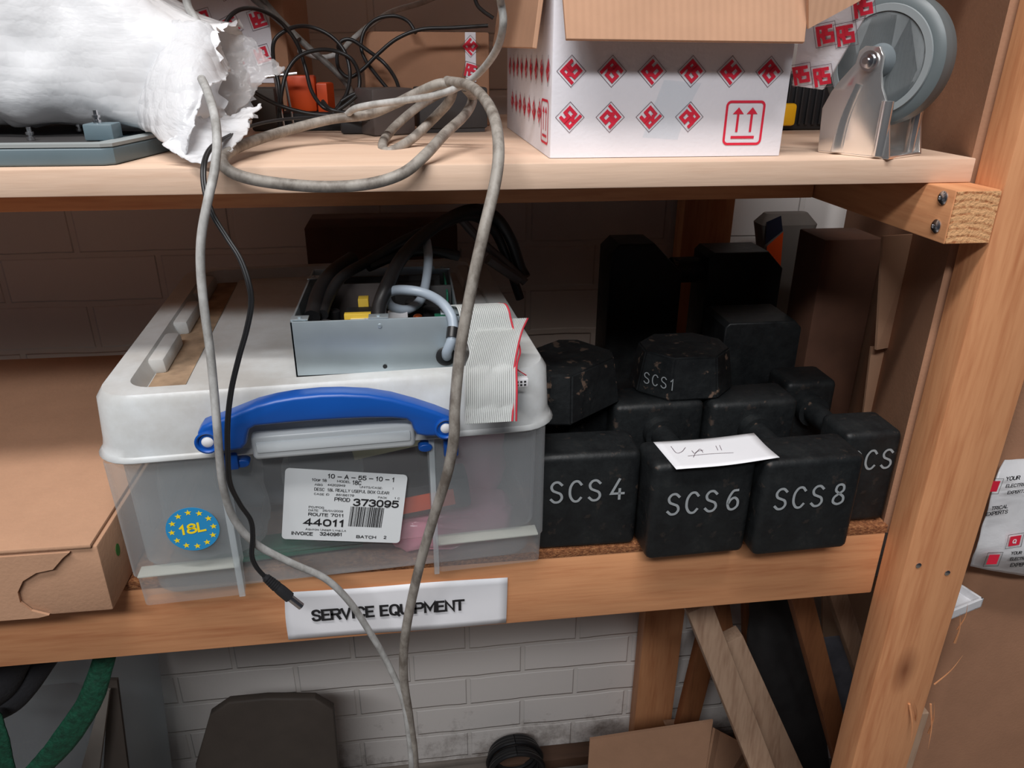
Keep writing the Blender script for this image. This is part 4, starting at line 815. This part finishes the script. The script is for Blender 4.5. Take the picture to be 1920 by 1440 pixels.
bw = thing('wrapped_parcel', 'large bulging parcel in white bubble wrap at the left of the upper shelf', 'parcel', (-.65, 1.28, ZT+.03))
b = MB(); nx, na = 150, 120; g = []
for i in range(nx+1):
    t = i/nx; X = -1.25+t*1.005; row = []
    yc = 1.29-.02*t; rz = .165-.03*max(0, (t-.5)*2)**2; ry = .185-.02*t; zc = .063
    if t > .70: e_ = (t-.70)/.30; e_ = e_*e_*(3-2*e_); rz = rz*(1-e_)+.070*e_; zc = -.102+rz; ry = ry*(1-e_)+.10*e_; yc = yc-.05*e_
    for j in range(na):
        a = 2*math.pi*j/na; ca_, sa_ = math.cos(a), math.sin(a)
        p = V((X, yc+ry*math.copysign(abs(ca_)**.5, ca_), zc+rz*math.copysign(abs(sa_)**.62, sa_)))
        nrm = V((0, ca_, sa_)); q = p*6.5
        d = noise.noise(q)*.016+noise.noise(q*2.7+V((5, 1, 2)))*.007+noise.noise(p*24+V((3, 3, 3)))*.004+(abs(noise.noise(p*13+V((9, 2, 4))))-.2)*.008
        if i == nx: d += noise.noise(V((a*9, 1, 1)))*.02; p.x += noise.noise(V((a*6, 4, 1)))*.015
        p += nrm*d; row.append(b.bm.verts.new(p))
    g.append(row)
for i in range(nx):
    for j in range(na): b.face((g[i][j], g[i+1][j], g[i+1][(j+1) % na], g[i][(j+1) % na]))
b.face(g[0]); b.build('wrapped_body', 'bubble_body', bw, ang=180)
b = MB(); b.sheet([[at(250, 60, 1.24), at(330, 40, 1.15), at(395, 50, 1.16), at(432, 120, 1.18)], [at(235, 130, 1.22), at(300, 130, 1.10), at(365, 120, 1.08), at(425, 145, 1.12)], [at(225, 190, 1.20), at(290, 200, 1.08), at(345, 200, 1.04), at(388, 165, 1.06)], [at(235, 222, 1.20), at(290, 246, 1.07), at(330, 268, 1.03), at(365, 222, 1.03)], [at(300, 258, 1.07), at(320, 272, 1.04), at(345, 292, 1.01), at(352, 260, 1.0)]], 60, 60, amp=.0045, freq=16, torn=.004); b.build('loose_front_sheet', 'bubble_wrap', bw, ang=180, solid=.0015)
b = MB(); b.sheet([[at(365, 55, 1.27), at(430, 60, 1.27), at(485, 90, 1.26), at(527, 122, 1.25)], [at(375, 110, 1.24), at(425, 120, 1.24), at(470, 140, 1.24), at(505, 150, 1.24)], [at(365, 200, 1.20), at(400, 212, 1.2), at(445, 205, 1.2), at(475, 185, 1.22)], [at(360, 225, 1.18), at(390, 222, 1.18), at(430, 218, 1.18), at(450, 212, 1.2)]], 40, 40, amp=.010, freq=26, seed=5, torn=.004); b.build('loose_back_sheet', 'bubble_wrap_thin', bw, ang=180, solid=.001)
b = MB(); b.sheet([[at(345, 222, 1.05), at(385, 218, 1.09), at(440, 215, 1.12), at(492, 202, 1.14)], [at(330, 255, 1.03), at(375, 250, 1.05), at(430, 240, 1.07), at(470, 232, 1.08)], [at(315, 275, 1.02), at(365, 285, 1.02), at(410, 278, 1.02), at(450, 262, 1.04)], [at(335, 292, 1.0), at(362, 308, .99), at(400, 300, .99), at(425, 292, 1.0)]], 44, 36, amp=.007, freq=26, seed=9, torn=.005); b.build('torn_corner', 'bubble_wrap', bw, ang=180, solid=.001)
b = MB(); b.box(-.285, -.225, 1.36, 1.45, ZT+.0006, -.045, bev=.006); 

# printed box behind parcel
pb = thing('cardboard_box', 'cardboard box with red diamond tape behind the bubble-wrapped parcel', 'box', (-.36, 1.7, ZT))
f = rotz((-.225, 1.63, ZT+.0008), -8); b = MB(f); b.box(-.22, 0, 0, .18, 0, .30, bev=.004); pbb = b.build('box_body', 'cardboard_brown', pb)
b = MB(f); b.box(-.22, -.028, -.0016, 0, .075, .30); b.build('printed_tape', 'white_card', pb)
red, lin = MB(), MB(); f2 = F(f((0, -.0018, 0)), f.x, (0, 0, 1), -f.y)
for i in range(4):
    for j in range(3): logo(red, lin, (-.05-.052*i, .125+.062*j-.01*(i % 2)), .021, f2, -20 if i % 2 else 60)
red.build('printed_red_marks', 'red_ink', pbb, smooth=False); lin.build('printed_outlines', 'grey_ink', pbb, smooth=False)
# mid box with tape
mbx = thing('cardboard_box', 'plain brown cardboard box with a strip of red-marked tape behind the cables', 'box', (.04, 1.65, ZT))
b = MB(); b.box(-.078, .158, 1.55, 1.80, ZT+.0008, .036, bev=.004, ty=.0); mb_ = b.build('box_body', 'cardboard_brown', mbx)
b = MB(); b.box(.112, .132, 1.5475, 1.5492, -.05, .036); b.build('printed_tape', 'white_card', mbx)
red, lin = MB(), MB(); f2 = F((0, 1.5472, 0), (1, 0, 0), (0, 0, 1), (0, -1, 0)); logo(red, lin, (.122, .012), .017, f2, 0); logo(red, lin, (.122, -.030), .017, f2, -60)
red.build('printed_red_marks', 'red_ink', mb_, smooth=False); lin.build('printed_outlines', 'grey_ink', mb_, smooth=False)
# dark adaptors
b = MB(rotz((.012, 1.395, ZT+.0008), 28)); b.box(-.08, 0, 0, .07, 0, .075, bev=.004); ad = tag(b.build('power_adaptor', 'psu_grey'), 'dark grey power adaptor brick behind the looped grey cable', 'adaptor')
b = MB(rotz((.020, 1.40, ZT+.0008), 8)); b.box(.001, .125, .012, .08, .006, .075, bev=.004); b.box(.005, .12, .015, .075, 0, .006); tag(b.build('power_adaptor', 'dark_grey'), 'long dark grey adaptor box left of the white carton', 'adaptor')
c = at(672, 240, 1.42); b = MB(); b.box(-.118, -.065, 1.40, 1.44, ZT+.0008, ZT+.028, bev=.005); tag(b.build('mains_plug', 'black_plastic'), 'small black plug lying among the cables on the upper shelf', 'plug')
# relay pieces with orange blocks
rl = thing('terminal_relay', 'grey and orange relay with brass pins behind the black cable coil', 'relay', (-.24, 1.5, ZT))
b = MB(rotz((-.275, 1.47, ZT+.0008), -6)); b.box(-.005, .042, 0, .06, 0, .072, bev=.004); b.build('relay_body', 'case_brown', rl)
b = MB(); b.box(-.295, -.284, 1.49, 1.54, ZT+.03, -.035, bev=.003); b.build('orange_block', 'orange', rl)
b = MB(); b.box(-.218, -.165, 1.50, 1.53, -.10, -.038, bev=.004); b.build('orange_block', 'orange', rl)
b = MB(); b.prism([(-.163, 1.50), (-.145, 1.50), (-.135, 1.53), (-.163, 1.53)], -.105, -.05, bev=.004); b.build('orange_block', 'orange', rl)
b = MB(); b.box(-.23, -.12, 1.47, 1.55, ZT+.0008, -.10, bev=.003); b.build('relay_base', 'dull_black', rl)
b = MB()
for x in (-.222, -.205): b.tube([(x, 1.465, ZT+.01), (x-.008, 1.465, -.025)], .0028, n=8, sub=2)
b.tube([(-.245, 1.465, -.040), (-.19, 1.465, -.034)], .003, n=8, sub=2); b.build('brass_pin', 'steel', rl)

# ================================================================ cables
def cable(name, mat, label, strands, r, n=12, sub=8, cat='cable', grp=None):
    m = MB()
    for s_ in strands:
        m.tube([at(*p) for p in s_[0]] if isinstance(s_, tuple) else [at(*p) for p in s_], s_[1] if isinstance(s_, tuple) else r, n=n, sub=sub)
    return tag(m.build(name, mat), label, cat, grp)
cable('mains_cable', 'dirty_cable', 'thick grubby grey mains cable looped on the upper shelf and hanging down right', [[
    (840, 168, 1.36), (790, 196, 1.34), (742, 236, 1.30), (718, 268, 1.22), (728, 285, 1.17), (770, 262, 1.2), (810, 225, 1.22), (842, 190, 1.2), (848, 163, 1.18), (825, 157, 1.18), (785, 173, 1.2), (740, 195, 1.22), (690, 215, 1.24), (620, 224, 1.24), (540, 244, 1.20), (465, 268, 1.10), (425, 288, 1.02), (417, 305, .975), (440, 326, .965), (500, 341, .965), (600, 350, .97), (690, 345, .97), (755, 325, .975), (798, 290, 1.0), (835, 250, 1.08), (872, 215, 1.17), (886, 185, 1.2), (872, 163, 1.16)],
    [(838, 152, 1.18), (878, 160, 1.12), (908, 185, 1.04), (928, 225, .97), (935, 280, .93), (929, 340, .91), (908, 430, .89), (886, 530, .88), (864, 650, .875), (853, 760, .87), (851, 820, .87), (838, 890, .88), (810, 980, .90), (782, 1080, .92), (760, 1190, .94), (757, 1270, .95), (768, 1350, .96), (778, 1445, .97), (776, 1600, 1.0), (770, 1850, 1.06), (700, 2100, 1.15)]], .0072)
cable('grey_cable', 'grey_cable', 'long grey cable hanging down the left front from behind the parcel', [([(330, -330, 1.2), (338, -160, 1.22), (345, -40, 1.22), (352, 10, 1.22), (372, 45, 1.21), (392, 90, 1.2)], .0055), ([(378, 148, 1.04), (388, 170, 1.01), (402, 215, .97), (407, 265, .94), (402, 320, .92), (390, 375, .90), (378, 440, .89), (376, 500, .885), (382, 570, .88), (394, 660, .875), (402, 740, .87), (407, 800, .865), (412, 860, .87), (420, 920, .88), (440, 975, .89), (480, 1020, .90), (545, 1055, .91), (610, 1085, .92), (655, 1128, .93), (690, 1180, .94), (725, 1240, .95), (755, 1310, .955), (767, 1380, .96), (772, 1445, .965), (776, 1600, .99), (800, 1850, 1.05), (860, 2100, 1.15)], .0052)], .005)
cable('grey_cable', 'grey_cable', 'cleaner light grey cable crossing above the looped cable to the white box', [[(760, -560, 1.0), (830, -300, .985), (925, -40, 1.0), (940, 10, 1.02), (943, 50, 1.02), (930, 95, 1.06), (900, 135, 1.12), (866, 160, 1.15), (820, 178, 1.16), (760, 188, 1.18), (700, 196, 1.2), (665, 204, 1.22), (645, 218, 1.26), (610, 226, 1.34)]], .0050)
cable('grey_cable', 'grey_cable', 'dim grey cable arching behind the black coil against the wall', [[(850, -20, 1.7), (790, 5, 1.68), (735, 22, 1.66), (690, 50, 1.64), (655, 80, 1.62), (635, 100, 1.6), (600, 108, 1.62), (560, 95, 1.64)]], .0052)
cable('grey_cable', 'dim_cable', 'dark grey cable sloping from top left behind the black coil', [[(470, -30, 1.62), (510, 20, 1.6), (548, 60, 1.58), (585, 95, 1.56), (625, 130, 1.54), (655, 165, 1.52), (662, 200, 1.48)], [(455, -20, 1.62), (490, 10, 1.6), (530, 45, 1.58), (560, 75, 1.56)]], .0058)
K = .0034
cable('black_cable', 'black_rubber', 'glossy black cable coiled in loose loops on the upper shelf', [
    [(620, 216, 1.40), (575, 212, 1.40), (520, 196, 1.40), (465, 165, 1.38), (430, 130, 1.34), (416, 85, 1.33), (425, 40, 1.34), (450, 18, 1.36), (485, 18, 1.4), (525, 40, 1.44), (556, 80, 1.46), (572, 125, 1.46), (584, 170, 1.44), (605, 200, 1.42), (628, 208, 1.42)],
    [(628, 208, 1.42), (650, 175, 1.44), (656, 135, 1.46), (645, 95, 1.47), (618, 66, 1.48), (580, 50, 1.48), (545, 53, 1.46), (515, 75, 1.45), (513, 115, 1.45), (523, 160, 1.44), (524, 205, 1.42), (525, 240, 1.42)],
    [(640, 196, 1.44), (668, 180, 1.45), (674, 145, 1.46), (660, 112, 1.46), (630, 96, 1.46), (595, 94, 1.45), (560, 106, 1.44), (538, 135, 1.43), (528, 175, 1.42), (522, 230, 1.42)],
    [(642, 100, 1.5), (634, 88, 1.5), (642, 76, 1.5), (660, 75, 1.5), (690, 95, 1.5), (720, 118, 1.5), (740, 145, 1.48), (750, 172, 1.46)],
    [(728, 168, 1.48), (705, 140, 1.5), (685, 112, 1.52), (677, 85, 1.53), (685, 55, 1.54), (708, 35, 1.54), (740, 30, 1.54), (765, 40, 1.53), (780, 62, 1.52)],
    [(915, 48, 1.5), (850, 52, 1.5), (790, 55, 1.5), (745, 72, 1.5), (710, 100, 1.5), (680, 130, 1.5), (655, 145, 1.5), (636, 130, 1.5), (632, 105, 1.5), (640, 85, 1.5)],
    [(640, 190, 1.42), (665, 176, 1.42), (700, 168, 1.42), (735, 172, 1.43)], [(625, 212, 1.38), (650, 195, 1.38), (668, 180, 1.38)], [(605, 190, 1.40), (620, 205, 1.38), (650, 212, 1.38), (690, 226, 1.38)]], K)
cable('black_cable', 'black_rubber', 'short black cable end hanging at the top beside the white box flap', [[(885, -30, 1.45), (893, 5, 1.45), (905, 20, 1.45), (925, 34, 1.45)]], K)
dc = thing('power_lead', 'thin black lead ending in a silver barrel plug in front of the sign', 'cable', at(520, 1100, .9))
m = MB(); path = [(690, 225, 1.34), (640, 218, 1.28), (590, 220, 1.24), (530, 224, 1.20), (475, 235, 1.14), (430, 255, 1.05), (398, 275, .99), (383, 305, .955), (383, 350, .935), (398, 400, .92), (425, 445, .91), (450, 485, .90), (466, 530, .89), (471, 570, .885), (462, 620, .88), (448, 670, .875), (434, 730, .87), (427, 790, .865), (427, 850, .865), (431, 905, .875), (450, 945, .885), (470, 975, .89), (474, 1005, .89), (472, 1040, .89), (480, 1062, .89), (497, 1082, .89)]
P = [at(*p) for p in path]
m.tube([p+V((-.0014, 0, 0)) for p in P], .0021, n=10, sub=8); m.tube([p+V((.0014, 0, 0)) for p in P], .0021, n=10, sub=8); m.build('twin_flex', 'black_rubber', dc)
a, c, e_ = at(496, 1081, .888), at(543, 1120, .888), at(565, 1137, .888)
m = MB(); m.tube([a, c], lambda t: .0042+.0036*min(1, t*1.6), n=18, sub=12)
for k in range(6): q = a+(c-a)*(.06+.075*k); m.tube([q, q+(c-a)*.035], .0062+.0003*k, n=18, sub=2)
m.build('plug_grip', 'black_plastic', dc); m = MB(); m.tube([c, e_], .0052, n=18, sub=3); m.build('barrel_tip', 'steel', dc)
m = MB(); m.tube([e_-(e_-c)*.02, e_+(e_-c)*.01], .0028, n=12, sub=2); m.build('barrel_bore', 'black_ink', dc)

# ================================================================ lower right inside: carton and flaps
cd2 = thing('cardboard_box', 'brown cardboard box with hanging flap at the right end of the lower shelf', 'box', (.78, 1.45, ZL))
b = MB(); b.box(.784, .905, 1.345, 1.45, ZL+.0008, -.325, bev=.003); b.build('box_body', 'dark_carton', cd2)  # body colour darker than the flaps, standing in for shade under the board
b = MB(); slab(b, (.833, 1.2, -.496), (.868, 1.21, -.496), (.868, 1.21, -.285), (.800, 1.2, -.285), .005); b.build('hanging_flap', 'cardboard', cd2, smooth=False)
b = MB(); slab(b, (.862, 1.225, ZL+.001), (.874, 1.225, ZL+.001), (.872, 1.225, -.50), (.840, 1.225, -.50), .005); b.build('side_panel', 'cardboard', cd2, smooth=False)
# drinks-carton like packet at the back
c0 = at(1465, 540, 1.72)
pk = thing('paper_packet', 'grey paper packet with an orange stripe leaning at the back wall', 'packet', (c0.x, 1.74, ZL))
f = F((c0.x+.01, 1.74, ZL+.001), (1, 0, 0), (0, 1, 0)); b = MB(f)
b.rings([(-.02, .035, 0, .07, .015, 0), (-.03, .045, 0, .07, .015, .2), (-.07, .075, 0, .07, .015, .36), (-.055, .055, .02, .05, .012, .385)], cap0=True, n=4); b.build('packet_body', 'grey_board', pk)
b = MB(F((c0.x+.01, 1.7385, ZL+.001), (1, 0, 0), (0, 0, 1), (0, -1, 0))); b.prism([(-.045, .215), (-.01, .24), (-.018, .345), (-.055, .31)], 0, .001); plabel(b.build('orange_stripe', 'orange', pk, smooth=False), 'orange stripe')
b = MB(F((c0.x+.01, 1.7385, ZL+.001), (1, 0, 0), (0, 0, 1), (0, -1, 0))); b.prism([(-.06, .315), (-.02, .348), (-.03, .385), (-.065, .37)], 0, .001); b.build('navy_stripe', 'navy', pk, smooth=False)

# ================================================================ below the shelf
def plank(name, a, c, w_, d_, label, mat='grey_plank', grp='loose timber leaning below the shelf', tilt=0.):
    a, c = V(a), V(c); z = (a-c).normalized(); x = V((1, 0, 0)); x = (x-z*x.dot(z)).normalized(); y = z.cross(x)
    if tilt: x, y = x*math.cos(tilt)+y*math.sin(tilt), y*math.cos(tilt)-x*math.sin(tilt)
    Ln = (a-c).length; b = MB(F(c, x, y, z)); b.box(-w_/2, w_/2, -d_/2, d_/2, 0, Ln, bev=.003)
    return tag(b.build(name, mat, loc=tuple(c)), label, 'timber', grp)
plank('timber_plank', at(1306, 1130, 1.36), (at(1492, 1560, 1.36).x, 1.28, FZ+.20), .062, .045, 'pale weathered timber plank leaning left of the shorter knotty one')
plank('timber_plank', at(1358, 1195, 1.42), (at(1520, 1560, 1.42).x, 1.34, FZ+.20), .085, .045, 'pale knotty timber plank with a sawn top end leaning below the beam')
for k, (px, q, Yt, w_, lab) in enumerate(((1492, (1585, 1440), 1.48, .058, 'brown timber plank leaning just left of the white printed sheet'), (1560, (1640, 1330), 1.62, .05, 'thin pale batten leaning in front of the white printed sheet'), (1345, (1378, 1300), 1.78, .045, 'dark upright batten behind the pale planks'), (1403, (1408, 1300), 1.78, .04, 'reddish upright batten behind the pale planks'))):
    a = at(px, 1090, Yt); c = at(*q, Yt-.02); d = (c-a)/(c-a).z*(FZ+.02-a.z); plank('timber_plank', a, a+d, w_, .04, lab, ['dark_plank', 'grey_plank', 'dark_plank', 'dark_plank'][k])
a = at(1318, 1230, 1.835); c = at(1265, 1440, 1.83); d = (c-a)/(c-a).z*(FZ+.02-a.z); plank('timber_plank', a-d*.2, a+d, .07, .04, 'dark plank leaning the other way against the rear post', 'dark_plank')
# printed sheet
b = MB(); slab(b, at(1552, 1420, 1.72), at(1640, 1420, 1.72), at(1585, 1190, 1.76), at(1524, 1197, 1.76), .004)
ws = tag(b.build('printed_panel', 'bluegrey_poster', smooth=False), 'grey printed panel with a white edge leaning behind the right post', 'panel')
b = MB(); slab(b, at(1552, 1420, 1.715), at(1562, 1420, 1.715), at(1541, 1196, 1.755), at(1524, 1197, 1.755), .004); b.build('white_margin', 'paper', ws, smooth=False)
b = MB(); slab(b, at(1540, 1320, 1.84), at(1700, 1320, 1.84), at(1700, 1080, 1.86), at(1540, 1080, 1.86), .01); tag(b.build('wall_board', 'skin_card', smooth=False), 'pale board leaning on the wall behind the battens', 'board')
# black sheet stands in for the shade in the gap behind the planks
b = MB(); b.sheet([[at(1410, 1090, 1.70), at(1460, 1090, 1.66), at(1520, 1090, 1.70)], [at(1400, 1250, 1.66), at(1450, 1250, 1.62), at(1540, 1250, 1.66)], [at(1440, 1480, 1.6), at(1500, 1480, 1.56), at(1560, 1480, 1.6)]], 20, 20, amp=.008, freq=9); tag(b.build('gap_shade_sheet', 'dull_black', solid=.002, ang=80), 'black sheet standing in for shade in the gap behind the planks', 'sheet')
# open carton on floor
oc = thing('cardboard_box', 'brown cardboard box with raised flaps on the floor below the shelf', 'box', (.62, 1.6, FZ))
cA, cB = at(1106, 1387, 1.55), at(1337, 1352, 1.50)
b = MB(); slab(b, (cA.x, cA.y, FZ+.1), (cB.x, cB.y, FZ+.1), tuple(cB), tuple(cA), -.008); b.build('front_flap', 'cardboard', oc, smooth=False)
b = MB(); slab(b, (cB.x+.004, cB.y+.005, FZ+.1), (cB.x+.30, cB.y+.26, FZ+.1), tuple(at(1405, 1400, 1.62)), tuple(at(1341, 1366, 1.515)), -.008); b.build('side_flap', 'cardboard', oc, smooth=False)
b = MB(); b.box(cA.x, cA.x+.30, 1.56, 1.72, FZ+.0008, FZ+.17, bev=.003); b.build('box_body', 'cardboard_brown', oc)
b = MB(); a = at(1265, 1365, 1.86); b.box(a.x-.045, a.x+.04, 1.845, 1.868, FZ+.2, a.z+.03, bev=.002, tx=.02); tag(b.build('timber_offcut', 'grey_plank'), 'small wedge of timber at the foot of the rear post', 'timber')
# grey case
gc = thing('equipment_case', 'dark grey-brown plastic case standing on the floor below the sign', 'case', (-.46, 1.75, FZ))
b = MB(F((0, 1.62, 0), (1, 0, 0), (0, 0, 1), (0, 1, 0)))
def g2(px, py): q = at(px, py, 1.62); return (q.x, q.z)
o_ = [g2(366, 1436), g2(393, 1342), g2(428, 1318), (g2(500, 1311)), g2(590, 1311), g2(625, 1331)]
rb_ = g2(628, 1440); o_ = [(o_[0][0]-.05, FZ+.001)]+o_+[(rb_[0], FZ+.001)]
b.prism(o_, 0, .028, bev=.006); b.build('case_body', 'case_brown', gc)
# black cable coil on floor
cc = at(966, 1425, 1.84); b = MB()
for k in range(6):
    r = .088-.005*(k % 3); b.tube([(cc.x+.0+r*1.05*math.sin(q*math.pi/8), 1.80+.016*k, FZ+.103+r*math.cos(q*math.pi/8)) for q in range(17)], .0085, n=10, sub=4)
tag(b.build('cable_coil', 'black_rubber'), 'coil of black cable lying at the foot of the wall', 'cable')
# skirting timber and rubble at the wall foot
b = MB(); b.box(.18, .62, 1.88, 1.945, FZ+.0008, FZ+.045, bev=.004); tag(b.build('floor_batten', 'dirt_wood'), 'dark timber batten lying along the foot of the wall', 'timber')
b = MB(); b.box(-2.0, 2.6, 1.935, 1.9495, FZ+.0002, FZ+.02, bev=.003); tag(b.build('baseboard_back', 'floor_concrete'), None, None, kind='structure')
# left: clear tub, green strap, black hose, leaning boards
lt = thing('plastic_tub', 'cloudy plastic tub in the shade at the lower left', 'tub', (-1.1, 1.6, FZ))
ta = at(-60, 1250, 1.5); tb_ = at(200, 1250, 1.5)
b = MB(); b.rings([(-1.5, -.86, 1.5, 1.85, .05, FZ+.001), (-1.55, -.78, 1.46, 1.88, .05, -1.26), (-1.57, -.76, 1.44, 1.9, .05, -1.20), (-1.59, -.745, 1.42, 1.91, .05, -1.19)], cap0=True, cap1=False); b.build('tub_body', 'clear_bag', lt, solid=.004)
b = MB(); b.rings([(-1.46, -.90, 1.54, 1.82, .06, FZ+.01), (-1.46, -.90, 1.54, 1.82, .06, -1.75), (-1.40, -.98, 1.58, 1.78, .06, -1.66)], cap0=True); b.build('dark_filler', 'dull_black', lt)  # dark block added inside so the clear tub reads darker
b = MB(); b.sheet([[at(178, 1225, 1.18), at(198, 1228, 1.175), at(218, 1228, 1.18)], [at(150, 1300, 1.16), at(172, 1305, 1.155), at(196, 1308, 1.16)], [at(105, 1370, 1.15), at(125, 1378, 1.145), at(148, 1390, 1.15)], [at(48, 1440, 1.14), at(65, 1450, 1.135), at(82, 1460, 1.14)], [at(-20, 1520, 1.13), at(0, 1530, 1.13), at(15, 1545, 1.13)]], 8, 40, amp=.002, freq=20); tag(b.build('webbing_strap', 'green_strap', solid=.004, ang=80), 'green woven webbing strap slanting down at the lower left', 'strap')
b = MB(); b.sheet([[at(-30, 1330, 1.2), at(-10, 1330, 1.2), at(5, 1340, 1.2)], [at(-30, 1400, 1.19), at(-5, 1400, 1.19), at(20, 1400, 1.19)], [at(-30, 1500, 1.18), at(0, 1500, 1.18), at(40, 1500, 1.18)]], 8, 20, amp=.002, freq=20); tag(b.build('webbing_strap', 'green_strap', solid=.004, ang=80), 'end of green webbing at the bottom left corner', 'strap')
b = MB(); b.tube([at(120, 1190, 1.3), at(85, 1240, 1.28), at(50, 1290, 1.26), at(15, 1325, 1.25), at(-40, 1350, 1.25)], .022, n=16, sub=6, flat=.6); b.tube([at(60, 1190, 1.27), at(30, 1240, 1.25), at(5, 1290, 1.24), at(-30, 1320, 1.24)], .028, n=16, sub=6, flat=.6); tag(b.build('rubber_strap', 'felt_black'), 'thick black rubber strap drooping at the lower left', 'strap')
for k, (q, lab) in enumerate((([(120, 1440), (165, 1440), (208, 1290), (196, 1290)], 'pale grey board leaning behind the green strap'), ([(190, 1470), (250, 1470), (222, 1270), (206, 1270)], 'darker grey board leaning beside the pale one'))):
    y = 1.36+.03*k; b = MB(); slab(b, at(q[0][0], 1560, y), at(q[1][0]+8, 1560, y), at(*q[2], y+.03), at(*q[3], y+.03), .01); tag(b.build('leaning_board', 'grey_board' if k == 0 else 'case_brown', smooth=False), lab, 'board')
